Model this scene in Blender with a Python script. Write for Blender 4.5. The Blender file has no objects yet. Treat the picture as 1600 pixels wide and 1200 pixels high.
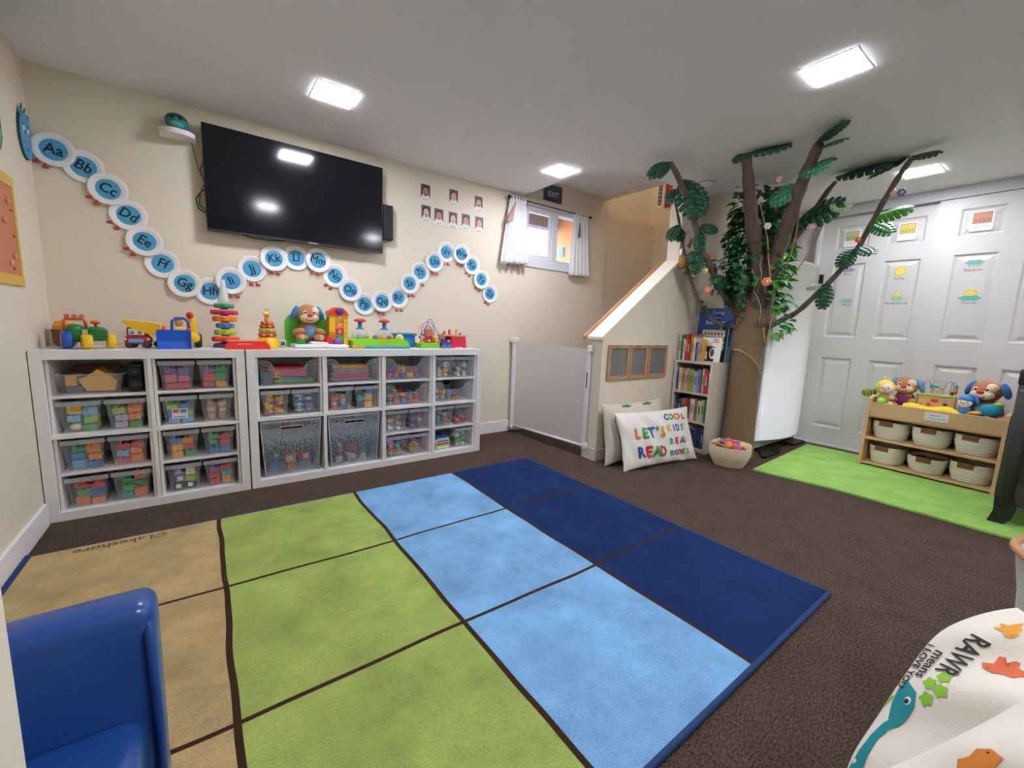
import bpy, bmesh, math, random
from mathutils import Vector, Matrix
R_ = random.Random(7)
scene = bpy.context.scene
COL = scene.collection
PI = math.pi
# ------------------------------------------------------------------ materials
def lin(h):
    h = h.lstrip('#'); o = []
    for i in (0, 2, 4):
        c = int(h[i:i+2], 16)/255
        o.append(c/12.92 if c <= .04045 else ((c+.055)/1.055)**2.4)
    return (*o, 1)
MC = {}
def mat(h, rough=.55, metal=0, bump=None, var=None, coat=0, sub=0):
    """plain coloured surface; bump=(scale,strength), var=(scale,amount) gives a soft mottling of the surface itself"""
    k = (h, rough, metal, bump, var, coat)
    if k in MC: return MC[k]
    m = bpy.data.materials.new('surface_'+h.lstrip('#')); m.use_nodes = True
    nt = m.node_tree; b = nt.nodes['Principled BSDF']
    b.inputs['Base Color'].default_value = lin(h); b.inputs['Roughness'].default_value = rough
    b.inputs['Metallic'].default_value = metal; b.inputs['Coat Weight'].default_value = coat
    tc = nt.nodes.new('ShaderNodeTexCoord')
    if bump:
        n = nt.nodes.new('ShaderNodeTexNoise'); n.inputs['Scale'].default_value = bump[0]; n.inputs['Detail'].default_value = 4
        bp = nt.nodes.new('ShaderNodeBump'); bp.inputs['Strength'].default_value = bump[1]; bp.inputs['Distance'].default_value = .01
        nt.links.new(tc.outputs['Object'], n.inputs['Vector'])
        nt.links.new(n.outputs['Fac'], bp.inputs['Height']); nt.links.new(bp.outputs['Normal'], b.inputs['Normal'])
    if var:
        n = nt.nodes.new('ShaderNodeTexNoise'); n.inputs['Scale'].default_value = var[0]; n.inputs['Detail'].default_value = 5
        mx = nt.nodes.new('ShaderNodeMix'); mx.data_type = 'RGBA'
        c = lin(h); a = var[1]
        mx.inputs[6].default_value = tuple(max(0, v*(1-a)) for v in c[:3])+(1,)
        mx.inputs[7].default_value = tuple(min(1, v*(1+a)) for v in c[:3])+(1,)
        nt.links.new(tc.outputs['Object'], n.inputs['Vector']); nt.links.new(n.outputs['Fac'], mx.inputs[0]); nt.links.new(mx.outputs[2], b.inputs['Base Color'])
    MC[k] = m; return m
def clear(h, alpha, rough=.15, name='clear_plastic'):
    """see-through plastic or fabric: part of the light passes straight, the rest meets a tinted surface"""
    k = ('clear', h, alpha, rough)
    if k in MC: return MC[k]
    m = bpy.data.materials.new(name); m.use_nodes = True; nt = m.node_tree
    b = nt.nodes['Principled BSDF']; b.inputs['Base Color'].default_value = lin(h); b.inputs['Roughness'].default_value = rough
    b.inputs['Alpha'].default_value = alpha
    MC[k] = m; return m
def emit(h, s):
    k = ('emit', h, s)
    if k in MC: return MC[k]
    m = bpy.data.materials.new('lamp_glow'); m.use_nodes = True; nt = m.node_tree
    nt.nodes.remove(nt.nodes['Principled BSDF']); e = nt.nodes.new('ShaderNodeEmission')
    e.inputs[0].default_value = lin(h); e.inputs[1].default_value = s
    nt.links.new(e.outputs[0], nt.nodes['Material Output'].inputs[0]); MC[k] = m; return m
# ------------------------------------------------------------------ mesh builder
TXT = {}
def text_geo(s, size=1.0):
    if s not in TXT:
        c = bpy.data.curves.new('glyphs', 'FONT'); c.body = s; c.size = 1; c.align_x = 'CENTER'; c.align_y = 'CENTER'; c.resolution_u = 2
        o = bpy.data.objects.new('glyphs', c); COL.objects.link(o)
        bpy.context.view_layer.update()
        me = bpy.data.meshes.new_from_object(o.evaluated_get(bpy.context.evaluated_depsgraph_get()))
        TXT[s] = ([(v.co.x, v.co.y) for v in me.vertices], [tuple(p.vertices) for p in me.polygons])
        bpy.data.objects.remove(o); bpy.data.curves.remove(c); bpy.data.meshes.remove(me)
    vs, fs = TXT[s]
    return [(x*size, y*size) for x, y in vs], fs
class MB:
    def __init__(s, m=None):
        s.v = []; s.f = []; s.mi = []; s.sm = []; s.ms = []; s.cur = 0; s.T = Matrix.Identity(4)
        if m: s.m(m)
    def m(s, m):
        if m not in s.ms: s.ms.append(m)
        s.cur = s.ms.index(m); return s
    def t(s, loc=(0,0,0), rx=0, ry=0, rz=0, sc=1):
        s.T = Matrix.Translation(loc) @ Matrix.Rotation(rz,4,'Z') @ Matrix.Rotation(ry,4,'Y') @ Matrix.Rotation(rx,4,'X') @ Matrix.Diagonal((sc,sc,sc,1)); return s
    def add(s, vs, fs, smooth=False):
        n = len(s.v)
        s.v += [tuple(s.T @ Vector(v)) for v in vs]
        for f in fs: s.f.append(tuple(n+i for i in f)); s.mi.append(s.cur); s.sm.append(smooth)
        return s
    def box(s, c, d, rz=0, bev=0, ry=0, rx=0):
        M = Matrix.Translation(c) @ Matrix.Rotation(rz,4,'Z') @ Matrix.Rotation(ry,4,'Y') @ Matrix.Rotation(rx,4,'X')
        if bev:
            bm = bmesh.new(); bmesh.ops.create_cube(bm, size=1)
            for v in bm.verts: v.co = Vector((v.co.x*d[0], v.co.y*d[1], v.co.z*d[2]))
            bmesh.ops.bevel(bm, geom=bm.edges[:], offset=min(bev, min(d)*.49), segments=3 if bev > .008 else 2, profile=.5, affect='EDGES')
            bm.verts.index_update()
            vs = [M @ v.co for v in bm.verts]; fs = [tuple(v.index for v in f.verts) for f in bm.faces]; bm.free()
            return s.add(vs, fs, bev > .006)
        x, y, z = d[0]/2, d[1]/2, d[2]/2
        vs = [M @ Vector(p) for p in ((-x,-y,-z),(x,-y,-z),(x,y,-z),(-x,y,-z),(-x,-y,z),(x,-y,z),(x,y,z),(-x,y,z))]
        return s.add(vs, [(0,3,2,1),(4,5,6,7),(0,1,5,4),(1,2,6,5),(2,3,7,6),(3,0,4,7)])
    def b2(s, a, b, bev=0):
        return s.box([(p+q)/2 for p, q in zip(a, b)], [abs(q-p) for p, q in zip(a, b)], bev=bev)
    def sph(s, c, r, n=14, rz=0, rx=0, ry=0):
        if isinstance(r, (int, float)): r = (r, r, r)
        M = Matrix.Translation(c) @ Matrix.Rotation(rz,4,'Z') @ Matrix.Rotation(ry,4,'Y') @ Matrix.Rotation(rx,4,'X')
        k = max(5, n//2); vs = []; fs = []
        for j in range(k+1):
            a = PI*j/k
            for i in range(n):
                b = 2*PI*i/n; vs.append(M @ Vector((r[0]*math.sin(a)*math.cos(b), r[1]*math.sin(a)*math.sin(b), r[2]*math.cos(a))))
        for j in range(k):
            for i in range(n):
                q = (j*n+i, (j+1)*n+i, (j+1)*n+(i+1) % n, j*n+(i+1) % n)
                if j == 0: q = (q[0], q[1], q[2])
                elif j == k-1: q = (q[0], q[1], q[3])
                fs.append(q)
        return s.add(vs, fs, True)
    def tube(s, pts, r, n=10, caps=True, smooth=True):
        pts = [Vector(p) for p in pts]; L = len(pts)
        rs = r if isinstance(r, (list, tuple)) else [r]*L
        vs = []; fs = []; up = None
        for i, p in enumerate(pts):
            d = (pts[min(i+1, L-1)]-pts[max(i-1, 0)]).normalized()
            if up is None:
                up = Vector((0,0,1)) if abs(d.z) < .9 else Vector((1,0,0))
            a = d.cross(up).normalized(); b = a.cross(d).normalized(); up = b
            for k in range(n):
                t = 2*PI*k/n; vs.append(p+(a*math.cos(t)+b*math.sin(t))*rs[i])
        for i in range(L-1):
            for k in range(n): fs.append((i*n+k, i*n+(k+1) % n, (i+1)*n+(k+1) % n, (i+1)*n+k))
        if caps: fs.append(tuple(range(n-1, -1, -1))); fs.append(tuple((L-1)*n+k for k in range(n)))
        return s.add(vs, fs, smooth)
    def cyl(s, c, r, h, n=20, r2=None, axis='z', smooth=True):
        """cylinder / cone from c, length h along axis"""
        d = {'x':(1,0,0),'y':(0,1,0),'z':(0,0,1)}[axis]; c = Vector(c); e = c+Vector(d)*h
        r2 = r if r2 is None else r2
        a = Vector((0,0,1)) if axis != 'z' else Vector((1,0,0)); b = Vector(d).cross(a)
        vs = [p+(a*math.cos(2*PI*k/n)+b*math.sin(2*PI*k/n))*q for p, q in ((c, r), (e, r2)) for k in range(n)]
        s.add(vs, [(k, (k+1) % n, n+(k+1) % n, n+k) for k in range(n)], smooth)
        if r > 1e-5: s.add(vs[:n], [tuple(range(n))])
        if r2 > 1e-5: s.add(vs[n:], [tuple(range(n))])
        return s
    def lathe(s, prof, c=(0,0,0), n=24, ax='z', ex=1, ey=1, lobes=0, lob=0):
        vs = []; fs = []; L = len(prof)
        for r, z in prof:
            for k in range(n):
                t = 2*PI*k/n; q = r*(1+lob*math.cos(lobes*t)) if lobes else r
                p = (q*math.cos(t)*ex, q*math.sin(t)*ey, z)
                if ax == 'y': p = (p[0], p[2], p[1])
                if ax == 'x': p = (p[2], p[0], p[1])
                vs.append(Vector(c)+Vector(p))
        for i in range(L-1):
            for k in range(n): fs.append((i*n+k, i*n+(k+1) % n, (i+1)*n+(k+1) % n, (i+1)*n+k))
        if prof[0][0] > 1e-5: fs.append(tuple(range(n-1, -1, -1)))
        if prof[-1][0] > 1e-5: fs.append(tuple((L-1)*n+k for k in range(n)))
        return s.add(vs, fs, True)
    def torus(s, c, R, r, n=24, k=8, ax='z'):
        vs = []; fs = []
        for i in range(n):
            a = 2*PI*i/n
            for j in range(k):
                b = 2*PI*j/k; q = R+r*math.cos(b); p = (q*math.cos(a), q*math.sin(a), r*math.sin(b))
                if ax == 'y': p = (p[0], p[2], p[1])
                if ax == 'x': p = (p[2], p[0], p[1])
                vs.append(Vector(c)+Vector(p))
        for i in range(n):
            for j in range(k): fs.append((i*k+j, ((i+1) % n)*k+j, ((i+1) % n)*k+(j+1) % k, i*k+(j+1) % k))
        return s.add(vs, fs, True)
    def prism(s, poly, f0, f1, smooth=False):
        """poly of (u,v); f0,f1 map (u,v)->3D for the two faces"""
        n = len(poly); a = [f0(*p) for p in poly]; b = [f1(*p) for p in poly]
        s.add(a+b, [tuple(range(n)), tuple(range(2*n-1, n-1, -1))]+[(k, (k+1) % n, n+(k+1) % n, n+k) for k in range(n)], smooth)
        return s
    def card(s, poly, f, th=(0, -.001, 0)):
        """thin solid piece on a surface"""
        t = Vector(th)
        return s.prism(poly, lambda u, v: Vector(f(u, v))+t, lambda u, v: Vector(f(u, v)))
    def text(s, string, size, f, rot=0, sx=1, shear=0):
        vs, fs = text_geo(string, size); c, q = math.cos(rot), math.sin(rot)
        vs = [((x+shear*y)*sx, y) for x, y in vs]
        return s.add([f(x*c-y*q, x*q+y*c) for x, y in vs], fs)
    def build(s, name, parent=None, loc=None, rz=0):
        me = bpy.data.meshes.new(name); me.from_pydata(s.v, [], s.f)
        for m in s.ms: me.materials.append(m)
        me.polygons.foreach_set('material_index', s.mi); me.polygons.foreach_set('use_smooth', s.sm)
        me.validate(); me.update()
        o = bpy.data.objects.new(name, me); COL.objects.link(o)
        if parent: o.parent = parent
        if loc: o.location = loc
        if rz: o.rotation_euler.z = rz
        return o
def tag(o, label, cat=None, group=None):
    o['label'] = label
    if cat: o['category'] = cat
    if group: o['group'] = group
    return o
def thing(name, label, cat, loc=(0,0,0), rz=0, group=None, rx=0, ry=0):
    o = bpy.data.objects.new(name, None); COL.objects.link(o); o.location = loc; o.rotation_euler = (rx, ry, rz); o.empty_display_size = .05
    return tag(o, label, cat, group)
def struct(mb, name, parent=None):
    o = mb.build(name, parent)
    if not parent: o['kind'] = 'structure'
    return o
def copy_tree(o, parent=None, loc=None, rz=None, label=None):
    c = o.copy(); COL.objects.link(c)
    if parent: c.parent = parent
    if loc is not None: c.location = loc
    if rz is not None: c.rotation_euler.z = rz
    if label: c['label'] = label
    for ch in list(o.children): copy_tree(ch, c)
    return c
def ell(cx, cz, a, b, n=20, rot=0):
    c, q = math.cos(rot), math.sin(rot)
    return [(cx+a*math.cos(t)*c-b*math.sin(t)*q, cz+a*math.cos(t)*q+b*math.sin(t)*c) for t in [2*PI*k/n for k in range(n)]]
def rect(x0, z0, x1, z1): return [(x0,z0),(x1,z0),(x1,z1),(x0,z1)]
def blob(cx, cz, a, b, lobes, amp, n=40, rot=0):
    o = []
    for k in range(n):
        t = 2*PI*k/n; q = 1+amp*math.cos(lobes*t); o.append((cx+a*q*math.cos(t+rot), cz+b*q*math.sin(t+rot)))
    return o
ORD = ['first','second','third','fourth','fifth','sixth','seventh','eighth','ninth','tenth','eleventh','twelfth','thirteenth','fourteenth','fifteenth','sixteenth']
# ------------------------------------------------------------------ camera
cam = bpy.data.cameras.new('camera'); co = bpy.data.objects.new('camera', cam); COL.objects.link(co)
r = Vector((0.80593019,-0.59080657,0.03773769)); u = Vector((0.05127064,0.1331605,0.98976745)); f = Vector((0.58978628,0.79574863,-0.1376091))
M = Matrix(((r.x,u.x,-f.x,0.60385),(r.y,u.y,-f.y,-2.99352),(r.z,u.z,-f.z,0.942735),(0,0,0,1)))
co.matrix_world = M; cam.sensor_fit = 'HORIZONTAL'; cam.sensor_width = 36; cam.lens = 36*650.498/1600; cam.clip_start = .02
scene.camera = co
# ------------------------------------------------------------------ architecture
WALL = mat('E6DBC8', .8, bump=(60,.05)); CEIL = mat('F1EFF2', .9, bump=(90,.06)); TRIM = mat('F2F0F0', .45); WHITE = mat('EFEEEF', .4)
WOOD = mat('D6AE80', .45, var=(6,.12)); DARKM = mat('17181C', .4)
def carpet():
    m = bpy.data.materials.new('brown_loop_carpet'); m.use_nodes = True; nt = m.node_tree; b = nt.nodes['Principled BSDF']
    tc = nt.nodes.new('ShaderNodeTexCoord'); mp = nt.nodes.new('ShaderNodeMapping'); mp.inputs['Scale'].default_value = (1, 2.2, 1)
    n = nt.nodes.new('ShaderNodeTexNoise'); n.inputs['Scale'].default_value = 95; n.inputs['Detail'].default_value = 6; n.inputs['Roughness'].default_value = .75
    n2 = nt.nodes.new('ShaderNodeTexNoise'); n2.inputs['Scale'].default_value = 9; n2.inputs['Detail'].default_value = 4
    r1 = nt.nodes.new('ShaderNodeValToRGB'); r1.color_ramp.elements[0].position = .36; r1.color_ramp.elements[0].color = lin('2B211D')
    r1.color_ramp.elements[1].position = .68; r1.color_ramp.elements[1].color = lin('7C685B')
    mx = nt.nodes.new('ShaderNodeMix'); mx.data_type = 'RGBA'; mx.blend_type = 'MULTIPLY'; mx.inputs[0].default_value = .5
    r2 = nt.nodes.new('ShaderNodeValToRGB'); r2.color_ramp.elements[0].position = .3; r2.color_ramp.elements[0].color = (.6,.6,.6,1); r2.color_ramp.elements[1].position = .7
    bp = nt.nodes.new('ShaderNodeBump'); bp.inputs['Strength'].default_value = .7; bp.inputs['Distance'].default_value = .006
    L = nt.links.new
    L(tc.outputs['Object'], mp.inputs[0]); L(mp.outputs[0], n.inputs['Vector']); L(tc.outputs['Object'], n2.inputs['Vector'])
    L(n.outputs['Fac'], r1.inputs[0]); L(n2.outputs['Fac'], r2.inputs[0]); L(r1.outputs[0], mx.inputs[6]); L(r2.outputs[0], mx.inputs[7]); L(mx.outputs[2], b.inputs['Base Color'])
    L(n.outputs['Fac'], bp.inputs['Height']); L(bp.outputs[0], b.inputs['Normal']); b.inputs['Roughness'].default_value = .95
    b.inputs['Specular IOR Level'].default_value = .1
    return m
struct(MB(carpet()).b2((-.2,-4.6,-.1),(5.8,.2,0)), 'floor')
w = MB(WALL)
w.b2((-.15,0,0),(2.9,.14,2.32)); w.b2((3.63,0,0),(3.95,.14,2.32)); w.b2((2.9,0,0),(3.63,.14,1.53)); w.b2((2.9,0,2.02),(3.63,.14,2.32))
struct(w, 'wall_back')
struct(MB(WALL).b2((3.95,.025,0),(4.9,.14,2.11)).b2((3.8,.10,2.32),(4.9,.2,3.45)).b2((3.95,.10,2.11),(4.9,.2,2.32)), 'wall_stair_back')
struct(MB(WALL).b2((-.15,-2.5,0),(0,0,2.3)).b2((-.15,-4.6,0),(0,-2.62,2.3)), 'wall_left')
struct(MB(mat('E9DFCE',.7)).b2((-.15,-2.62,0),(.461,-2.5,2.05), bev=.004), 'wall_corner_left')
struct(MB(WALL).b2((-.15,-4.6,0),(5.8,-4.45,2.3)), 'wall_front')
struct(MB(WALL).b2((4.75,-.91,0),(4.87,.2,3.45)), 'wall_stair_right')
# half wall with a sloped top, running into the full-height wall
def xz(y): return lambda x, z: (x, y, z)
hw = MB(WALL); hw.prism([(2.84,0),(3.66,0),(3.66,1.475),(2.84,.877)], xz(-1.02), xz(-.91)); hw.b2((3.66,-1.02,0),(4.08,-.91,2.32)); hw.b2((3.8,-1.02,2.31),(4.9,-.91,3.45))
struct(hw, 'wall_stair_half')
cp = MB(mat('F3EADB',.5)); cp.prism([(2.815,.872),(3.66,1.489),(3.66,1.509),(2.815,.892)], xz(-1.035), xz(-.895))
struct(cp, 'trim_1')
cw = MB(mat('B9855A',.5)); cw.prism([(2.80,.868),(3.66,1.496),(3.66,1.522),(2.80,.894)], xz(-.893), xz(-.865)); struct(cw, 'trim_2')
# side wall beside the bookcase, alcove with the freezer, right wall
struct(MB(WALL).b2((4.0,-1.25,0),(4.08,-1.02,2.3)), 'wall_alcove_left')
struct(MB(WALL).b2((4.08,-.9,0),(5.2,-.84,2.3)), 'wall_alcove_back')
struct(MB(mat('E6DDD8',.8)).b2((5.05,-1.5,0),(5.2,-.9,2.3)), 'wall_alcove_right')
struct(MB(WALL).b2((5.12,-4.45,0),(5.25,-1.5,2.3)), 'wall_right')
# ceiling: main slab, raised part over the stair foot, shaft above the stairs
c = MB(CEIL); c.b2((-.2,-4.6,2.05),(5.8,-1.02,2.31)); c.b2((-.2,-1.02,2.05),(2.86,.1,2.31)); c.b2((4.08,-1.02,2.05),(5.2,-.84,2.31)); c.b2((2.86,-1.02,2.05),(3.66,-.985,2.31))
struct(c, 'ceiling')
struct(MB(CEIL).b2((2.86,-.985,2.235),(3.86,.1,2.36)), 'ceiling_raised')
struct(MB(mat('F0E2CF',.8)).b2((3.84,-.91,2.2),(3.87,.1,3.45)), 'wall_shaft_left')
struct(MB(CEIL).b2((3.8,-1.02,3.4),(4.9,.2,3.5)), 'ceiling_shaft')
# baseboards
struct(MB(TRIM).b2((2.26,-.015,0),(3.95,0,.1), bev=.003), 'baseboard_back')
struct(MB(TRIM).b2((0,-2.5,0),(.015,-.42,.1), bev=.003), 'baseboard_left')
b = MB(mat('DAD5D2',.5)); b.b2((2.825,-1.035,0),(4.0,-1.02,.085)); b.b2((2.825,-1.035,0),(2.84,-.895,.085)); b.b2((2.825,-.91,0),(3.0,-.895,.085))
struct(b, 'baseboard_stair')
# stairs behind the gate
st = MB(mat('8C6A4E',.6))
for k in range(7): st.b2((3.0+.255*k,-.9,.0),(3.0+.255*(k+1) if k < 6 else 4.75,.0,.188*(k+1)))
struct(st, 'trim_3')
# closet: header, jamb, track, three sliding six-panel doors
struct(MB(mat('B9B8BC',.5)).b2((4.985,-4.45,1.968),(5.12,-1.5,2.05)), 'trim_4')
struct(MB(mat('DCDAD8',.45)).b2((4.985,-1.52,0),(5.12,-1.5,1.968)), 'trim_5')
struct(MB(mat('DAD8D4',.4)).b2((4.975,-4.45,0),(5.12,-1.52,.012)), 'trim_6')
DOOR = mat('CDCBC8', .42)
def closet_door(n, x, y0, cols):
    root = MB(DOOR); y1 = y0-.735; z0, z1 = .015, 1.966
    rows = [(.155,.775),(.955,1.572),(1.70,1.888)]
    root.b2((x+.014,y1,z0),(x+.032,y0,z1))
    ys = [y0]+[v for cc in cols for v in cc]+[y1]
    for a, b_ in ((0,1),(2,3),(4,5)): root.b2((x,ys[b_],z0),(x+.014,ys[a],z1))
    zs = [z0]+[v for rr in rows for v in rr]+[z1]
    for i in (0,2,4,6):
        for (a, b_) in cols: root.b2((x,b_,zs[i]),(x+.014,a,zs[i+1]))
    d = struct(root, 'door_%d' % n)
    for (a, b_) in cols:
        for (p, q) in rows:
            pb = MB(DOOR); i1 = .028; i2 = .055
            rings = [(a, b_, p, q, x), (a-.012, b_+.012, p+.012, q-.012, x+.013), (a-.02, b_+.02, p+.02, q-.02, x+.013), (a-.045, b_+.045, p+.045, q-.045, x+.003)]
            vs = []
            for (ya, yb, za, zb, xx) in rings: vs += [(xx,ya,za),(xx,yb,za),(xx,yb,zb),(xx,ya,zb)]
            fs = [(4*k+j, 4*k+(j+1) % 4, 4*k+4+(j+1) % 4, 4*k+4+j) for k in range(3) for j in range(4)]+[(12,13,14,15)]
            pb.add(vs, fs); pb.build('panel', d)
    return d
closet_door(1, 5.045, -1.52, [(-1.625,-1.85),(-1.965,-2.182)])
closet_door(2, 5.005, -2.243, [(-2.362,-2.58),(-2.692,-2.915)])
closet_door(3, 5.045, -2.96, [(-3.07,-3.29),(-3.40,-3.62)])
# ------------------------------------------------------------------ window
FR = mat('E4E6EC', .35)
wn = MB(FR)
X0, X1, Z0, Z1 = 2.9, 3.63, 1.53, 2.02
for a, b_ in (((X0,.02,Z0),(X0+.035,.10,Z1)), ((X1-.035,.02,Z0),(X1,.10,Z1)), ((X0,.02,Z0),(X1,.10,Z0+.035)), ((X0,.02,Z1-.05),(X1,.10,Z1)), ((3.235,.015,Z0+.03),(3.295,.08,Z1-.05))): wn.b2(a, b_, bev=.003)
wo = struct(wn, 'window_1')
sf = MB(FR)
for a, b_ in (((X0+.035,.03,Z0+.035),(X0+.06,.06,Z1-.05)), ((3.21,.03,Z0+.035),(3.235,.06,Z1-.05)), ((X0+.06,.03,Z0+.035),(3.21,.06,Z0+.06)), ((X0+.06,.03,Z1-.075),(3.21,.06,Z1-.05))): sf.b2(a, b_)
sf.build('sash', wo)
MB(clear('DDE6EE', .07, .03, 'window_glass')).b2((X0+.06,.045,Z0+.06),(3.21,.048,Z1-.075)).build('pane', wo)
MB(clear('DDE6EE', .07, .03, 'window_glass')).b2((3.295,.065,Z0+.035),(X1-.035,.068,Z1-.05)).build('pane', wo)
MB(FR).b2((X0-.03,-.012,Z0-.06),(X1+.03,.02,Z0), bev=.003).build('sill', wo)
# timber window well outside, fence and shrub beyond it
ow = MB(mat('F0A266', .6, var=(5,.2)))
ow.b2((2.7,.14,1.35),(2.78,.75,2.45)); ow.b2((3.84,.14,1.35),(3.92,.75,2.45)); ow.b2((2.7,.14,2.2),(3.92,.62,2.28))
tag(ow.build('window_well'), 'orange timber lining of the well outside the small window', 'window well')
tag(MB(mat('8A7F86', .8)).b2((2.4,.62,2.02),(4.2,.75,2.2)).build('eaves_beam'), 'grey timber beam across the top of the view outside', 'beam')
bl = MB(mat('7FA8D8',.6)).b2((3.825,.5,1.72),(3.84,.58,1.82))
tag(bl.build('utility_tag'), 'small blue and white card on the orange timber outside', 'card')
tag(MB(mat('B9B2AC',.9)).b2((1.5,.2,1.2),(6,6,1.35)).build('patio_slab'), 'pale concrete ground outside the window', 'ground')
fe = MB(mat('B3A9AC', .8))
for k in range(26): fe.b2((1.6+k*.2,3.2,1.35),(1.78+k*.2,3.23,2.55))
for z in (1.6, 2.4): fe.b2((1.6,3.23,z),(6.8,3.28,z+.08))
tag(fe.build('plank_fence'), 'pale plank fence seen through the window', 'fence')
sh = MB(mat('5C9A62',.6)); rr = random.Random(3)
for k in range(260):
    p = Vector((3.1+rr.uniform(-.55,.75), 2.5+rr.uniform(-.3,.3), 1.35)); d = Vector((rr.uniform(-.9,.5), rr.uniform(-.3,.2), rr.uniform(1.0,1.9))); q = Vector((.022, 0, .01))
    sh.add([p+d*.2-q, p+d*.2+q, p+d*.6+q*1.4+Vector((0,-.02,0)), p+d, p+d*.6-q*1.4+Vector((0,-.02,0))], [(0,1,2,3,4)])
tag(sh.build('garden_shrub'), 'green leafy shrub outside behind the window', 'shrub')
# ------------------------------------------------------------------ lights
GLOW = emit('F2F4FF', 66)
def panel_light(x, y, label, z=2.05):
    t = thing('ceiling_light', label, 'ceiling light', (x, y, z))
    MB(WHITE).b2((-.098,-.098,-.002),(.098,.098,.0)).build('frame', t)
    MB(GLOW).b2((-.094,-.094,-.004),(.094,.094,-.0022)).build('diffuser', t)
panel_light(1.19,-.63,'square ceiling light nearest the television')
panel_light(2.77,-2.24,'largest square ceiling light, front right of the ceiling')
panel_light(2.71,-.635,'square ceiling light beside the exit sign')
panel_light(4.455,-2.22,'square ceiling light by the closet, behind a tree leaf')
panel_light(1.24,-2.72,'square ceiling light mirrored low in the television')
panel_light(2.77,-3.8,'square ceiling light behind the camera side of the room')
panel_light(4.455,-3.8,'square ceiling light above the playpen corner')
t = thing('stair_lamp', 'warm ceiling lamp high above the stairs', 'ceiling light', (4.3,-.4,3.4))
MB(WHITE).cyl((0,0,-.02),.12,.02).build('base', t); MB(emit('FFE8D2', 14)).lathe([(.11,-.02),(.10,-.06),(.04,-.085),(0,-.09)]).build('shade', t)
t = thing('smoke_detector', 'round white smoke detector on the ceiling beside the tree', 'smoke detector', (3.67,-1.19,2.05))
MB(mat('D8D6D6',.5)).lathe([(.062,0),(.062,-.012),(.055,-.03),(.03,-.036),(0,-.037)]).build('cover', t); MB(mat('6B6866',.5)).torus((0,0,-.004),.06,.003).build('mount_ring', t)
wd = bpy.data.worlds.new('daylight'); scene.world = wd; wd.use_nodes = True
nt = wd.node_tree; bg = nt.nodes['Background']; sky = nt.nodes.new('ShaderNodeTexSky'); sky.sky_type = 'NISHITA'; sky.sun_elevation = math.radians(50); sky.sun_rotation = 2.4; sky.sun_disc = False
nt.links.new(sky.outputs[0], bg.inputs[0]); bg.inputs[1].default_value = 2.0
scene.view_settings.view_transform = 'Standard'; scene.view_settings.look = 'None'; scene.view_settings.gamma = 1; scene.view_settings.use_curve_mapping = False
scene.view_settings.exposure = 0.86
# ------------------------------------------------------------------ shelf units
KW = mat('EDEBEA', .38); CELL = .3350; FRM = .0395; DIV = .016
YF, YB = -.40, -.012
def shelf_unit(x0, ncol, label, inserts):
    W = 2*FRM+ncol*CELL+(ncol-1)*DIV; H = 2*FRM+2*CELL+DIV
    t = thing('cube_shelf', label, 'shelf unit', (x0, 0, 0))
    fm = MB(KW)
    fm.b2((0,YF,0),(FRM,YB,H), bev=.001); fm.b2((W-FRM,YF,0),(W,YB,H), bev=.001); fm.b2((FRM,YF,0),(W-FRM,YB,FRM)); fm.b2((FRM,YF,H-FRM),(W-FRM,YB,H))
    fm.build('outer_frame', t)
    for k in range(1, ncol):
        x = FRM+k*CELL+(k-1)*DIV; MB(KW).b2((x,YF+.004,FRM),(x+DIV,YB,H-FRM)).build('upright', t)
    for k in range(ncol):
        x = FRM+k*(CELL+DIV); MB(KW).b2((x,YF+.004,FRM+CELL),(x+CELL,YB,FRM+CELL+DIV)).build('middle_board', t)
    MB(KW).b2((0,YB,0),(W,YB+.004,H)).build('back_panel', t)
    for (k, rr) in inserts:
        x = FRM+k*(CELL+DIV); z = FRM+rr*(CELL+DIV); i = MB(KW)
        i.b2((x+.002,YF+.02,z+.001),(x+.013,YB-.01,z+CELL-.002)); i.b2((x+CELL-.013,YF+.02,z+.001),(x+CELL-.002,YB-.01,z+CELL-.002))
        i.b2((x+.013,YF+.02,z+CELL/2-.006),(x+CELL-.013,YB-.01,z+CELL/2+.007)); i.build('shelf_insert', t)
    return t
shelf_unit(0.004, 2, 'narrow white cube shelf unit against the left wall', [(0,0),(0,1),(1,0),(1,1)])
shelf_unit(0.776, 4, 'wide white cube shelf unit right of the narrow one', [(0,1),(1,1),(2,0),(2,1),(3,0),(3,1)])
def cellpos(unit, k, row):
    """row 0 top .. 3 bottom -> x centre, floor height"""
    x = (0.004 if unit == 0 else .776)+FRM+k*(CELL+DIV)+CELL/2
    half = 1 if row < 2 else 0
    z = FRM+half*(CELL+DIV)+((CELL/2+.007) if row in (0,2) else 0)
    return x, z+.0005+(0.0 if row in (0,2) else 0)
PL = clear('E4EAF0', .17, .15); PLR = clear('D3DAE2', .36, .25, 'plastic_rim'); LBL = clear('C9CFD8', .5, .3, 'frosted')
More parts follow.
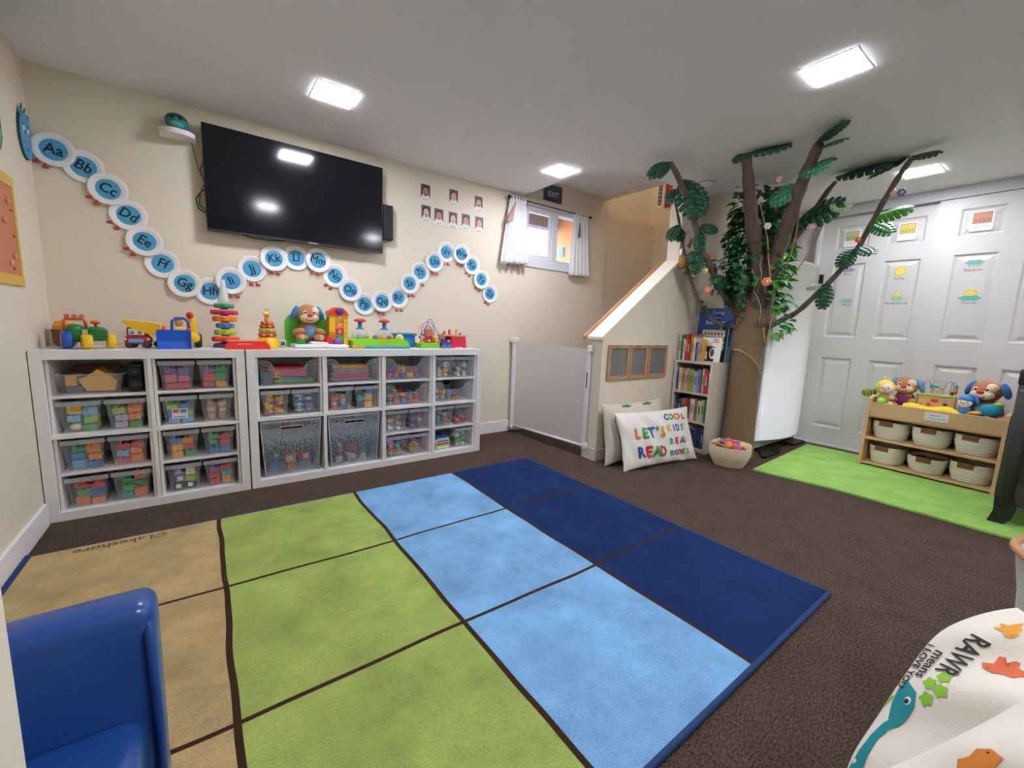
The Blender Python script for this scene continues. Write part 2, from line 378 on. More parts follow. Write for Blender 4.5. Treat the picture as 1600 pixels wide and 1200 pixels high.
def sheet_tapered(mb, wt, wb, dt, db, h, hole=None):
    T = [(-wt/2,-dt/2,h),(wt/2,-dt/2,h),(wt/2,dt/2,h),(-wt/2,dt/2,h)]; B = [(-wb/2,-db/2,0),(wb/2,-db/2,0),(wb/2,db/2,0),(-wb/2,db/2,0)]
    mb.add(T+B, [(4,5,6,7),(1,2,6,5),(2,3,7,6),(3,0,4,7)])
    # front wall with a grip opening
    def P(u, v):
        w_ = wb+(wt-wb)*v; d_ = db+(dt-db)*v; return (u*w_/2, -d_/2, v*h)
    if hole:
        hu, v0, v1 = hole; us = [-1,-hu,hu,1]; vs = [0,v0,v1,1]
        pts = [P(a, b_) for b_ in vs for a in us]
        mb.add(pts, [(j*4+i, j*4+i+1, (j+1)*4+i+1, (j+1)*4+i) for j in range(3) for i in range(3) if not (i == 1 and j == 1)])
        return P
    mb.add([P(-1,0),P(1,0),P(1,1),P(-1,1)], [(0,1,2,3)]); return P
def make_bin(wt=.144, wb=.112, dt=.31, db=.27, h=.144):
    t = thing('storage_bin', '-', 'storage bin')
    mb = MB(PL); P = sheet_tapered(mb, wt-.01, wb, dt-.01, db, h-.012, (.42,.76,.93)); mb.build('tub', t)
    rm = MB(PLR)
    for a, b_ in (((-wt/2,-dt/2,h-.02),(wt/2,-dt/2+.003,h)), ((-wt/2,dt/2-.003,h-.02),(wt/2,dt/2,h)), ((-wt/2,-dt/2,h-.02),(-wt/2+.003,dt/2,h)), ((wt/2-.003,-dt/2,h-.02),(wt/2,dt/2,h))): rm.b2(a, b_)
    rm.build('rim', t)
    g = MB(PLR); pts = [Vector(P(a*.42, b_)) for a, b_ in ((-1,.76),(1,.76),(1,.93),(-1,.93),(-1,.76))]; g.tube([p+Vector((0,-.001,0)) for p in pts], .0022, 6); g.build('grip_edge', t)
    return t
def make_wide(w=.297, d=.31, h=.138):
    t = thing('scoop_bin', '-', 'storage bin'); mb = MB(PL)
    prof = [(-1,1),(-.82,1),(-.66,.92),(-.52,.66),(-.4,.6),(.4,.6),(.52,.66),(.66,.92),(.82,1),(1,1)]
    def F(u, v): return (u*(w*.44+w*.06*v), -d/2+.02*(1-v), v*h)
    top = [F(u, v) for u, v in prof]; bot = [F(u, 0) for u, v in prof]; n = len(prof)
    mb.add(bot+top, [(i, i+1, n+i+1, n+i) for i in range(n-1)])
    L0, L1, R0, R1 = F(-1,0), F(-1,1), F(1,0), F(1,1)
    def bk(p): return (p[0], d/2, p[2])
    mb.add([L0,L1,R0,R1,bk(L0),bk(L1),bk(R0),bk(R1)], [(0,4,5,1),(2,3,7,6),(4,6,7,5),(0,2,6,4)]); mb.build('tub', t)
    rm = MB(PLR); rm.tube([Vector(p)+Vector((0,-.002,0)) for p in top], .003, 6); rm.tube([L1, bk(L1), bk(R1), R1], .003, 6)
    rm.tube([Vector(F(u, v*.84-.02))+Vector((0,-.001,0)) for u, v in prof], .0018, 6)
    rm.build('rim', t); return t
# perforated tall box
def lattice(h, a):
    m = bpy.data.materials.new('perforated_plastic'); m.use_nodes = True; nt = m.node_tree; b = nt.nodes['Principled BSDF']; b.inputs['Base Color'].default_value = lin(h); b.inputs['Roughness'].default_value = .35
    tc = nt.nodes.new('ShaderNodeTexCoord'); mp = nt.nodes.new('ShaderNodeMapping'); mp.inputs['Scale'].default_value = (100,100,115)
    v = nt.nodes.new('ShaderNodeTexVoronoi'); v.inputs['Scale'].default_value = 1; v.inputs['Randomness'].default_value = .3
    r1 = nt.nodes.new('ShaderNodeValToRGB'); r1.color_ramp.interpolation = 'CONSTANT'; r1.color_ramp.elements[0].color = (.06,)*3+(1,); r1.color_ramp.elements[1].position = .45; r1.color_ramp.elements[1].color = (1,1,1,1)
    L = nt.links.new; L(tc.outputs['Object'], mp.inputs[0]); L(mp.outputs[0], v.inputs['Vector']); L(v.outputs['Distance'], r1.inputs[0]); L(r1.outputs[0], b.inputs['Alpha'])
    return m
LAT = lattice('9CA2AA', 1)
def make_tall(w=.315, d=.34, h=.325):
    t = thing('lattice_bin', '-', 'storage bin'); mb = MB(LAT); sheet_tapered(mb, w-.006, w-.04, d-.006, d-.03, h-.006, (.36,.84,.90)); mb.build('lattice_wall', t)
    S = mat('B9BEC4', .35); rm = MB(S)
    for a, b_ in (((-w/2,-d/2,h-.014),(w/2,-d/2+.004,h)), ((-w/2,d/2-.004,h-.014),(w/2,d/2,h)), ((-w/2,-d/2,h-.014),(-w/2+.004,d/2,h)), ((w/2-.004,-d/2,h-.014),(w/2,d/2,h))): rm.b2(a, b_)
    rm.build('rim', t)
    gr = MB(S); q = lambda u, v: Vector((u*.36*(w-.04+.034*v)/2, -(d-.03+.024*v)/2-.002, v*(h-.006)))
    gr.tube([q(-1,.84),q(1,.84),q(1.06,.87),q(1,.90),q(-1,.90),q(-1.06,.87),q(-1,.84)], .0035, 6); gr.build('grip_edge', t)
    ed = MB(S)
    for sx in (-1, 1): ed.tube([(sx*(w-.04)/2,-(d-.03)/2,0),(sx*(w-.006)/2,-(d-.006)/2,h-.006)], .004, 6)
    ed.tube([(-(w-.04)/2,-(d-.03)/2,.003),((w-.04)/2,-(d-.03)/2,.003)], .004, 6); ed.build('edge', t)
    return t
# ------------------------------------------------------------------ small toys that fill the bins
CO = dict(red='D8383C', yellow='F1B62E', blue='3C7FC4', green='3FA655', orange='EE8A34', purple='7B5BA6', pink='D9678F', white='EDEBE6', tan='D9AE88', teal='3BA7A0', lime='9CC83C', black='20242C', grey='8A8F98', brown='9A6A42', lilac='B7A8CC', skyblue='7DB7DE', cream='EFE0B8')
CN = dict(skyblue='sky blue')
def cm(c): return mat(CO[c], .38)
def toy_mesh(kind, c, c2=None):
    """returns (MB, height) - footprint about 46 mm"""
    m = MB(cm(c)); c2 = cm(c2 or 'white')
    if kind == 'brick':
        m.b2((-.021,-.021,0),(.021,.021,.026), bev=.0015)
        for x in (-.0105,.0105):
            for y in (-.0105,.0105): m.cyl((x,y,.026),.0068,.006,10)
        return m, .032
    if kind == 'long_brick':
        m.b2((-.023,-.012,0),(.023,.012,.036), bev=.0015)
        for x in (-.012,.012): m.cyl((x,0,.036),.007,.006,10)
        return m, .042
    if kind == 'block': m.b2((-.018,-.018,0),(.018,.018,.036), bev=.002); m.m(c2).b2((-.010,-.0186,.008),(.010,-.0178,.028)); return m, .036
    if kind == 'ball': m.sph((0,0,.021),.021,16); m.m(c2).torus((0,0,.021),.0207,.0012,20,5); return m, .042
    if kind == 'ring': m.torus((0,0,.007),.0155,.007,20,8); return m, .014
    if kind == 'figure':
        m.lathe([(.014,0),(.015,.004),(.013,.02),(.009,.024)], n=14); m.m(c2).sph((0,0,.032),.0095,12); m.m(cm('black')).sph((-.0035,-.0087,.033),.0013,6).sph((.0035,-.0087,.033),.0013,6); return m, .0415
    if kind == 'car':
        m.b2((-.022,-.011,.006),(.022,.011,.017), bev=.003); m.b2((-.011,-.0095,.015),(.012,.0095,.027), bev=.003); m.m(c2).b2((-.008,-.0102,.0175),(.009,-.0093,.024)); m.m(cm('black'))
        for x in (-.013,.013):
            for y in (-.013,.008): m.cyl((x,y,.006),.006,.005,12,axis='y')
        return m, .027
    if kind == 'animal':
        m.sph((0,0,.017),(.02,.012,.013)); m.sph((-.015,0,.029),.0095,12); m.sph((-.019,-.006,.037),.004,8).sph((-.019,.006,.037),.004,8)
        for x in (-.011,.011):
            for y in (-.006,.006): m.cyl((x,y,0),.004,.012,8)
        m.m(c2).sph((-.023,0,.027),.0045,8); m.m(cm('black')).sph((-.0205,-.006,.031),.0014,6).sph((-.0205,.006,.031),.0014,6); return m, .041
    if kind == 'stick': m.b2((-.006,-.09,0),(.006,.09,.007), bev=.0015); return m, .007
    if kind == 'strip': m.b2((-.1,-.014,0),(.1,.014,.007), bev=.0015); return m, .007
    if kind == 'fruit': m.sph((0,0,.018),(.02,.02,.018)); m.m(cm('green')).cyl((0,0,.034),.0015,.007,6).sph((.005,0,.04),(.006,.003,.0015),8); return m, .041
    if kind == 'gear':
        m.lathe([(.0215,0),(.0215,.012),(.006,.012),(.006,0)], n=40, lobes=8, lob=.08); m.m(c2).cyl((0,0,.012),.006,.004,12); return m, .016
    if kind == 'cup': m.lathe([(.013,0),(.018,.032),(.0195,.033),(.0185,.034),(.016,.033),(.012,.003),(0,.003)], n=20); return m, .034
    if kind == 'bead': m.lathe([(.004,0),(.013,.003),(.016,.012),(.013,.021),(.004,.024)], n=16); return m, .024
    if kind == 'star':
        m.prism([((.021 if k % 2 == 0 else .010)*math.sin(PI*k/5), .02+(.021 if k % 2 == 0 else .010)*math.cos(PI*k/5)) for k in range(10)], lambda a, b_: (a,-.006,b_), lambda a, b_: (a,.006,b_)); return m, .041
    if kind == 'cone': m.cyl((0,0,0),.018,.038,16,r2=.003); return m, .038
    raise KeyError(kind)
KN = dict(brick='toy brick', long_brick='tall toy brick', block='toy block', ball='toy ball', ring='toy ring', figure='toy figure', car='toy car', animal='toy animal', stick='craft stick', strip='foam strip', fruit='toy fruit', gear='toy gear', cup='toy cup', bead='big bead', star='toy star', cone='toy cone')
ON = dict(brick='toy_brick', long_brick='toy_brick', block='toy_block', ball='toy_ball', ring='toy_ring', figure='toy_figure', car='toy_car', animal='toy_animal', stick='craft_stick', strip='foam_strip', fruit='toy_fruit', gear='toy_gear', cup='toy_cup', bead='toy_bead', star='toy_star', cone='toy_cone')
TC = {}
def toy(kind, c, loc, where, rz=0, c2=None, used=None, sc=1):
    k = (kind, c, c2)
    if k not in TC:
        m, h = toy_mesh(kind, c, c2); o = m.build(ON[kind]); TC[k] = (o, h, [False])
    o, h, flag = TC[k]
    if flag[0]: o = o.copy(); COL.objects.link(o)
    flag[0] = True
    o.location = loc; o.rotation_euler = (R_.uniform(-.07,.07) if kind in ('brick','long_brick','block','car','animal','fruit','bead') else 0, R_.uniform(-.07,.07) if kind in ('brick','long_brick','block','animal') else 0, rz); o.scale = (sc, sc, sc)
    o['label'] = '%s %s in %s' % (CN.get(c, c), KN[kind], where); o['category'] = 'toy'
    if used is not None: used.setdefault(o['label'], []).append(o)
    return h*sc
def close_groups(used):
    for l, os_ in used.items():
        if len(os_) > 1:
            for o in os_: o['group'] = l+' (several)'
def fill(x, y, z, spec, where, w=.10, zt=.105, rows=3, n=None, deep=2, cols=2, sc=1.0):
    """stack toys column by column; spec = list of (kind,colour[,colour2]) for the front, reused behind"""
    used = {}; i = 0; rr = random.Random(hash(round(x*1000)*31+round(z*1000)) & 0xffff)
    for dd in range(deep):
        for cix in range(cols):
            px = x+(cix-(cols-1)/2)*(w/cols); hz = z+.0015; j = 0
            while j < rows:
                sp = spec[i % len(spec)]; i += 1
                k = (sp[0], sp[1], sp[2] if len(sp) > 2 else None)
                hh = TC[k][1] if k in TC else toy_mesh(*k)[1]
                if hz+hh*sc-z > zt: break
                hz += toy(sp[0], sp[1], (px, y+.027*sc+dd*.052*sc, hz), where, rr.uniform(-.32,.32), sp[2] if len(sp) > 2 else None, used, sc)+.0003; j += 1
    close_groups(used)
small = make_bin(); wide = make_wide(); tall = make_tall(); first = {'s': True, 'w': True, 't': True}
def place(kind, loc, label, rz=0):
    o = dict(s=small, w=wide, t=tall)[kind]
    if first[kind]: first[kind] = False; o.location = loc; o.rotation_euler.z = rz; o['label'] = label
    else: o = copy_tree(o, None, loc, rz, label)
    return o
RW = ['top row', 'second row', 'third row', 'bottom row']
def small_bin(unit, k, row, side, nth, desc, spec, dx=0, **kw):
    x, z = cellpos(unit, k, row); x += (-.0765 if side == 0 else .0765)+dx; z += .0008
    u_ = 'narrow shelf' if unit == 0 else 'wide shelf'
    w_ = 'the %s bin, %s, %s' % (ORD[nth], RW[row], u_)
    place('s', (x, YF+.015+.15+.012, z), 'clear bin of %s, %s in %s, %s' % (desc, ORD[nth], RW[row], u_))
    kw.setdefault('sc', 1.06); kw.setdefault('zt', .128); fill(x, YF+.027+.026, z, spec, w_, w=.099, **kw)
    return x, z
B, LB, BK = 'brick', 'long_brick', 'block'
# narrow unit, column two
small_bin(0,1,0,0,1,'dark red bricks',[(B,'red'),(LB,'pink'),(B,'purple'),(B,'red'),(B,'pink'),(LB,'purple'),(B,'red')])
small_bin(0,1,0,1,2,'red and green blocks',[(B,'red'),(LB,'red'),(B,'purple'),(B,'yellow'),(LB,'green'),(B,'green'),(B,'skyblue')])
small_bin(0,0,1,0,0,'blue and green building pieces',[('strip','skyblue'),('fruit','cream'),(B,'skyblue'),(LB,'yellow'),(B,'green'),(B,'lime'),(LB,'skyblue'),(BK,'white')][1:])
small_bin(0,0,1,1,1,'lilac, orange and green blocks',[(B,'lilac'),(B,'lilac'),(B,'lime'),(B,'green'),(B,'orange'),(LB,'orange')])
small_bin(0,1,1,0,2,'blue bricks with a printed paper',[(B,'skyblue'),(B,'blue'),(B,'lime'),(B,'skyblue'),(B,'lime'),(B,'blue')])
small_bin(0,1,1,1,3,'beige wooden pieces',[('cup','tan'),('fruit','tan'),('bead','tan'),('cup','tan'),('bead','cream'),('fruit','tan')])
small_bin(0,0,2,0,0,'orange and blue blocks',[(LB,'skyblue'),(B,'blue'),(B,'green'),(B,'blue'),(B,'orange'),(LB,'orange'),(B,'purple')])
small_bin(0,0,2,1,1,'red and yellow bricks',[(B,'pink'),(B,'skyblue'),(B,'red'),(LB,'orange'),(B,'orange'),(B,'red')])
small_bin(0,1,2,0,2,'yellow and green bricks',[(B,'yellow'),(B,'yellow'),(B,'blue'),(B,'green'),(B,'red'),(B,'orange')])
small_bin(0,1,2,1,3,'blue and green dinosaur pieces',[(B,'blue'),('animal','green'),(B,'green'),(B,'blue'),(B,'red'),(B,'red')])
small_bin(0,0,3,0,0,'large mixed bricks',[(LB,'orange'),(B,'green'),(B,'red'),(B,'orange'),(B,'blue'),(B,'red')])
small_bin(0,0,3,1,1,'green and orange pieces',[(B,'teal'),(B,'green'),('animal','green'),(LB,'orange'),('animal','green'),(B,'orange')])
small_bin(0,1,3,0,2,'black and purple blocks',[(BK,'black'),(BK,'purple'),(BK,'purple'),(BK,'black'),(B,'lime'),(BK,'cream')])
small_bin(0,1,3,1,3,'red bricks and yellow dice',[(B,'red'),(B,'red'),(B,'purple'),(BK,'yellow','orange'),(B,'teal'),(B,'red')])
# paper in the bin of blue bricks
x, z = cellpos(0,1,1); pp = MB(mat('F2F0EE',.7)).b2((-.032,-.0005,0),(.032,.0005,.05)); pp.m(mat('C9483E',.7)).b2((-.028,-.0012,.03),(-.004,-.0006,.046)); pp.m(mat('3C5FA8',.7)).b2((.002,-.0012,.028),(.026,-.0006,.046)); pp.m(mat('444444',.7)).b2((-.026,-.0012,.006),(.022,-.0006,.010))
tag(pp.build('paper_label', None, (x-.0765, YF+.027+.0195, z+.028)), 'small printed card inside the bin of blue bricks', 'card')
# narrow unit, first cell: low box with a yellow toy truck, black chassis beside it
x, z = cellpos(0,0,0); z += .0008
t = thing('storage_tray', 'low clear box holding a yellow toy truck, top left of narrow shelf', 'storage bin', (x-.035, YF+.20, z))
mb = MB(PL); sheet_tapered(mb, .225, .19, .30, .27, .085); mb.build('tub', t); rm = MB(PLR); rm.tube([(-.1125,-.15,.085),(.1125,-.15,.085),(.1125,.15,.085),(-.1125,.15,.085),(-.1125,-.15,.085)], .004, 6); rm.build('rim', t)
t = thing('toy_dump_truck', 'yellow toy dump truck lying in the low clear box', 'toy truck', (x-.035, YF+.17, z+.002))
YM = mat('E9B445', .45)
q = MB(YM); q.prism([(-.02,.004),(.075,.004),(.085,.05),(.06,.075),(.02,.105),(-.02,.07),(-.045,.06)], xz(-.09), xz(.05)); q.build('tipper', t)
q = MB(YM); q.b2((-.088,-.085,.03),(-.05,.045,.075), bev=.004); q.m(mat('6B6F76',.5)).b2((-.086,-.08,.0),(-.03,.04,.028)); q.build('cab', t)
MB(mat('8E3038',.5)).b2((-.085,.06,.09),(.08,.12,.11), bev=.004).build('frame', t)
t = thing('toy_chassis', 'black toy truck chassis with two wheels beside the yellow truck', 'toy truck', (x+.118, YF+.12, z))
MB(mat('1B1F2A',.5)).b2((-.024,-.07,.0),(.024,.08,.13), bev=.006).build('frame', t)
for zz in (.035,.095):
    wl = MB(mat('14161C',.55)).lathe([(.0,-.012),(.02,-.012),(.026,-.006),(.026,.006),(.02,.012),(0,.012)], (0,-.083,zz), ax='y', n=24, lobes=12, lob=.03); wh = wl.build('wheel', t)
    MB(mat('3A414E',.4)).cyl((0,-.097,zz),.009,.004,14,axis='y').build('hub', wh)
# wide unit
def wide_bin(k, row, desc):
    x, z = cellpos(1,k,row); z += .0008
    place('w', (x, YF+.19, z), 'clear scoop bin of %s, %s of wide shelf' % (desc, RW[row]))
    return x, z
def sheets(x, y, z, cols, where, n0='foam_sheet', size=(.22,.2), noun='foam sheet', th=.006):
    used = {}
    for i, c_ in enumerate(cols):
        m = MB(mat(CO[c_], .8)); w_, d_ = size[0]*R_.uniform(.8,1), size[1]
        m.b2((-w_/2,-d_/2,0),(w_/2,d_/2,th*.95), bev=.001)
        o = m.build(n0, None, (x+R_.uniform(-.01,.01), y, z+i*th), R_.uniform(-.05,.05)); tag(o, '%s %s in %s' % (CN.get(c_,c_), noun, where), 'craft sheet'); used.setdefault(o['label'], []).append(o)
    close_groups(used); return z+len(cols)*th
def strips(x, y, z, cols, where, dz=.0072):
    used = {}
    for i, c_ in enumerate(cols):
        toy('strip', c_, (x+R_.uniform(-.018,.018), y+(i % 3)*.05, z+(i//3)*dz*1.15), where, R_.uniform(-.10,.10), None, used)
    close_groups(used)
x, z = wide_bin(0,0,'red foam sheets')
wp = 'the scoop bin of red foam sheets'
strips(x+.03, YF+.10, z+.003, ['green','teal','pink','lime','purple','yellow','blue','white','pink','green','red','tan'], wp)
sheets(x, YF+.20, z+.04, ['pink','red','pink','red','pink','red','pink','red','red'], wp)
mb = MB(mat('DDBB45',.7)); mb.text('5', .085, lambda a, b_: (a,-.003,b_+.034)); mb.text('5', .085, lambda a, b_: (a,.003,b_+.034)); 
tag(mb.build('foam_number', None, (x-.055, YF+.062, z+.004)), 'yellow foam number five at the front of the red sheet bin', 'foam number')
tag(MB(mat('3F5878',.7)).b2((-.03,-.003,0),(.03,.003,.07)).build('foam_letter', None, (x-.112, YF+.07, z+.003)), 'dark blue foam piece beside the yellow number five', 'foam piece')
x, z = wide_bin(1,0,'colourful foam strips'); wp = 'the scoop bin of colourful foam strips'
strips(x, YF+.09, z+.003, ['purple','purple','blue','orange','yellow','pink','purple','skyblue','teal','pink','pink','lime','red','pink','green','orange','green','blue','pink','green','skyblue','lilac','green','blue','green','lime','blue','pink','orange','teal','yellow','green','blue','orange','green','blue'], wp)
x, z = wide_bin(2,0,'pink and yellow figures'); wp = 'the pink and yellow figure bin, wide shelf'
fill(x, YF+.09, z, [('animal','pink','white'),('bead','purple'),('figure','pink'),('figure','red','pink'),(B,'blue'),('figure','yellow'),(LB,'yellow'),('bead','pink'),(B,'purple')], wp, w=.24, cols=5, rows=2, zt=.09)
x, z = wide_bin(2,1,'red and blue tools'); wp = 'the red and blue tool bin, wide shelf'
fill(x, YF+.09, z, [('ring','lime'),('cup','blue'),('gear','orange'),(LB,'red'),('cone','green'),('ring','red'),(B,'blue'),('gear','red'),('ring','yellow'),(B,'red')], wp, w=.24, cols=5, rows=3, zt=.10)
x, z = wide_bin(3,1,'soft toys and a yellow ball'); wp = 'the soft toy scoop bin, wide shelf'
fill(x-.02, YF+.10, z, [('fruit','lilac'),('fruit','lilac'),('bead','white'),('ball','yellow','green'),('cup','green'),(B,'blue'),('ring','orange'),('animal','red')], wp, w=.20, cols=4, rows=2, zt=.10, sc=1.05)
m = MB(mat('23262B',.5)); m.sph((0,0,.03),.03,16)
for k in range(26):
    a, b_ = R_.uniform(0, 2*PI), R_.uniform(-.2, 1.3); d = Vector((math.cos(a)*math.cos(b_), math.sin(a)*math.cos(b_), math.sin(b_))); m.m(mat('D8D6D0',.5)).sph(Vector((0,0,.03))+d*.031, .003, 6); m.m(mat('23262B',.5))
tag(m.build('spiky_ball', None, (x+.045, YF+.24, z+.088)), 'black ball with pale dots above the yellow ball bin', 'ball')
tag(MB(mat('A8343A',.8)).sph((0,0,.02),(.04,.035,.02)).sph((.02,.0,.035),(.02,.02,.012)).build('red_cloth', None, (x-.07, YF+.25, z+.088)), 'dark red cloth folded in the soft toy bin', 'cloth')
small_bin(1,0,1,0,0,'yellow duck toys',[('car','orange','white'),('animal','yellow','orange'),('ball','yellow','orange'),('animal','yellow','red'),('car','red','white'),('fruit','yellow')])
small_bin(1,0,1,1,1,'blue and white toy cars',[('car','white','skyblue'),('car','skyblue','white'),('car','blue','white'),('car','white','black'),('car','skyblue','white'),(B,'purple')], rows=4)
small_bin(1,1,1,0,2,'red and white little figures',[('figure','red','white'),('ball','red','white'),('figure','white','tan'),('figure','blue','white'),('figure','tan','tan'),('ball','pink')])
small_bin(1,1,1,1,3,'black and yellow tools',[(LB,'black'),(B,'teal'),('car','black','grey'),(LB,'yellow'),(LB,'yellow'),(B,'blue'),('car','red','white')])
small_bin(1,3,0,0,0,'white and yellow game pieces',[('bead','white'),('figure','white','white'),('ring','grey'),('bead','white'),('ball','yellow'),('block','white','grey')])
small_bin(1,3,0,1,1,'white plastic pieces',[('cone','white'),('figure','white','grey'),('ring','grey'),('cone','white'),('bead','grey')])
small_bin(1,2,2,0,0,'tan and white animals',[('animal','white','black'),('animal','tan','brown'),('fruit','tan'),('bead','white'),('animal','tan','brown'),('fruit','tan')])
small_bin(1,2,2,1,1,'purple scarves',[('fruit','purple'),('fruit','purple'),('fruit','blue'),('cup','brown'),('fruit','lilac'),('fruit','pink')])
small_bin(1,3,2,0,2,'teal and pink play pieces',[('bead','teal'),('gear','teal','white'),('bead','teal'),('ring','tan'),('ball','pink','teal'),('bead','tan')])
small_bin(1,3,2,1,3,'red wooden rails',[('ring','red'),('ring','orange'),('ring','red'),('car','red','white')], rows=2, deep=3)
small_bin(1,2,3,0,0,'colourful train figures',[('car','lime','yellow'),('figure','red','white'),('animal','pink'),('car','yellow','red'),('figure','green','white'),('figure','blue','white')])
x, z = cellpos(1,2,3)
x += .0765; z += .0008
place('s', (x, YF+.177, z), 'clear bin with a yellow lattice ball and pink toys, bottom row, wide shelf')
m = MB(mat('E8B93A',.4))
for k in range(4): 
    m.t((0,0,.036), rz=k*PI/4); m.torus((0,0,0),.034,.0025,24,6,ax='x')
m.t((0,0,.036)); m.torus((0,0,0),.034,.0025,24,6); m.torus((0,0,.02),.0275,.0022,24,6); m.torus((0,0,-.02),.0275,.0022,24,6)
tag(m.build('lattice_ball', None, (x-.012, YF+.085, z+.003)), 'yellow openwork ball in a clear bin, bottom row', 'ball')
fill(x+.0, YF+.135, z, [('ball','pink'),('cup','pink'),('bead','pink'),('cup','orange')], 'the yellow lattice ball bin', w=.096, rows=3, deep=2)
small_bin(1,3,3,1,1,'white and green blocks',[('bead','white'),(B,'green'),('fruit','white'),('figure','white','green'),(B,'green'),('bead','white')])
# stack of boxes in the last cell
x, z = cellpos(1,3,3); x -= .078; zz = z+.001
for i, (c_, c2_, h_, l_) in enumerate((('A9C48E','F0E9D0',.032,'pale green flat box at the bottom of the small stack'), ('E5A83C','B3402E',.016,'yellow and red flat box in the middle of the small stack'), ('EDE9E6','3C6FB0',.022,'white and blue flat box second from top of the stack'), ('3F6FB0','F0EEEA',.014,'blue flat box on top of the small stack'))):
    t = thing('game_box', l_, 'box', (x+R_.uniform(-.004,.004), YF+.13, zz), R_.uniform(-.03,.03)); zz += h_+.0004
    MB(mat('#'+c_,.6)).b2((-.055,-.085,0),(.055,.085,h_), bev=.001).build('carton', t); MB(mat('#'+c2_,.6)).b2((-.045,-.0864,h_*.25),(.045,-.0851,h_*.7)).build('label_strip', t)
# tall lattice bins
for k, spec, d in ((0, [(LB,'blue'),('car','blue'),(B,'orange'),(BK,'orange'),(B,'skyblue'),('block','red'),('cup','red')], 'red and blue toys, left of the two'), (1, [('figure','white','pink'),('figure','pink','white'),('animal','white'),(B,'red'),('figure','white','tan'),('cup','skyblue'),('car','yellow','white')], 'a yellow bus and dolls, right of the two')):
    x, _ = cellpos(1,k,3); z = FRM+.001
    place('t', (x, YF+.195, z), 'tall grey lattice bin of %s' % d)
    fill(x, YF+.075, z+.002, spec, 'the %s lattice bin' % ('left', 'right')[k], w=.22, cols=3, rows=2, deep=1, sc=1.5, zt=.16)
x, _ = cellpos(1,0,3)
t = thing('red_toy_box', 'pinkish red plastic toy box inside the left lattice bin', 'toy', (x+.055, YF+.17, FRM+.1685))
MB(mat('E0484E',.4)).b2((-.075,-.04,0),(.075,.10,.085), bev=.006).build('shell', t); MB(mat('F1C236',.4)).cyl((-.04,-.01,.085),.022,.03,16).build('knob', t)
tag(MB(mat('1E2228',.6)).b2((-.13,0,0),(.13,.20,.165), bev=.01).build('dark_filler', None, (x, YF+.125, FRM+.003)), 'dark crate added at the back of the left lattice bin', 'filler')  # added block under the red box; its dark colour stands for shade inside the bin
x, _ = cellpos(1,1,3)
t = thing('toy_school_bus', 'yellow toy school bus near the top of the right lattice bin', 'toy bus', (x-.02, YF+.16, FRM+.2085))
b_ = MB(mat('F0B22E',.4)).b2((-.085,-.03,.012),(.065,.03,.07), bev=.008).b2((-.11,-.026,.012),(-.08,.026,.04), bev=.006); b_.build('bus_body', t)
for k in range(4): MB(mat('2A3038',.3)).b2((-.072+.032*k,-.0325,.04),(-.048+.032*k,-.0295,.06)).build('window', t)
for xx in (-.075,.035):
    for yy in (-.034,.02): MB(mat('22252A',.5)).cyl((xx,yy,.013),.013,.014,14,axis='y').build('wheel', t)
tag(MB(mat('24282E',.6)).b2((-.13,0,0),(.13,.20,.205), bev=.01).build('dark_filler', None, (x, YF+.125, FRM+.003)), 'dark crate added at the back of the right lattice bin', 'filler')  # added support for the bus, coloured dark to paint the bin's shaded interior
# ------------------------------------------------------------------ on the back wall
SCR = mat('0A0B14', .10); BLK = mat('101114', .35)
t = thing('television', 'large black flat television mounted on the cream wall', 'television', (1.136, 0, 1.682))
# leans forward a touch at the top
tv = MB(BLK); tv.t(rx=math.radians(1.2)); tv.b2((-.489,-.068,-.277),(.489,-.038,.277), bev=.003); tv.b2((-.3,-.038,-.2),(.3,-.02,.2), bev=.01); tv.build('housing', t)
tv = MB(SCR); tv.t(rx=math.radians(1.2)); tv.b2((-.485,-.0692,-.266),(.485,-.0682,.273)); tv.build('screen', t)
tv = MB(mat('2B2C31',.35)); tv.t(rx=math.radians(1.2)); tv.b2((-.488,-.0695,-.277),(.488,-.0683,-.266)); tv.build('bottom_bezel', t)
tv = MB(mat('B8BABF',.3,1)); tv.t(rx=math.radians(1.2)); tv.b2((.02,-.0712,-.2755),(.075,-.0696,-.268)); tv.build('badge', t)
MB(BLK).b2((-.12,-.02,-.12),(.12,0,.12)).build('wall_mount', t)
t = thing('speaker', 'narrow black speaker box on the wall right of the television', 'speaker', (1.655, 0, 1.62))
MB(mat('15161A',.5)).b2((-.02,-.05,-.115),(.05,0,.115), bev=.004).build('case', t); MB(mat('25272C',.8)).b2((-.015,-.0515,-.11),(.045,-.0502,.11)).build('grille', t)
m = MB(BLK)
m.tube([(.69,-.01,1.83),(.65,-.008,1.78),(.63,-.008,1.72),(.65,-.008,1.66),(.625,-.008,1.60),(.62,-.01,1.54),(.66,-.02,1.50),(.70,-.02,1.52)], .0022, 6)
m.tube([(.70,-.015,1.64),(.635,-.01,1.62),(.605,-.01,1.57),(.615,-.012,1.52),(.68,-.02,1.48)], .003, 6)
tag(m.build('television_cable'), 'loose black cables looping out behind left television edge', 'cable')
m = MB(BLK); m.tube([(.80,-.03,1.41),(.86,-.035,1.397),(.95,-.04,1.395),(1.03,-.04,1.404)], .003, 6)
tag(m.build('television_cable'), 'black cable sagging just below the television', 'cable')
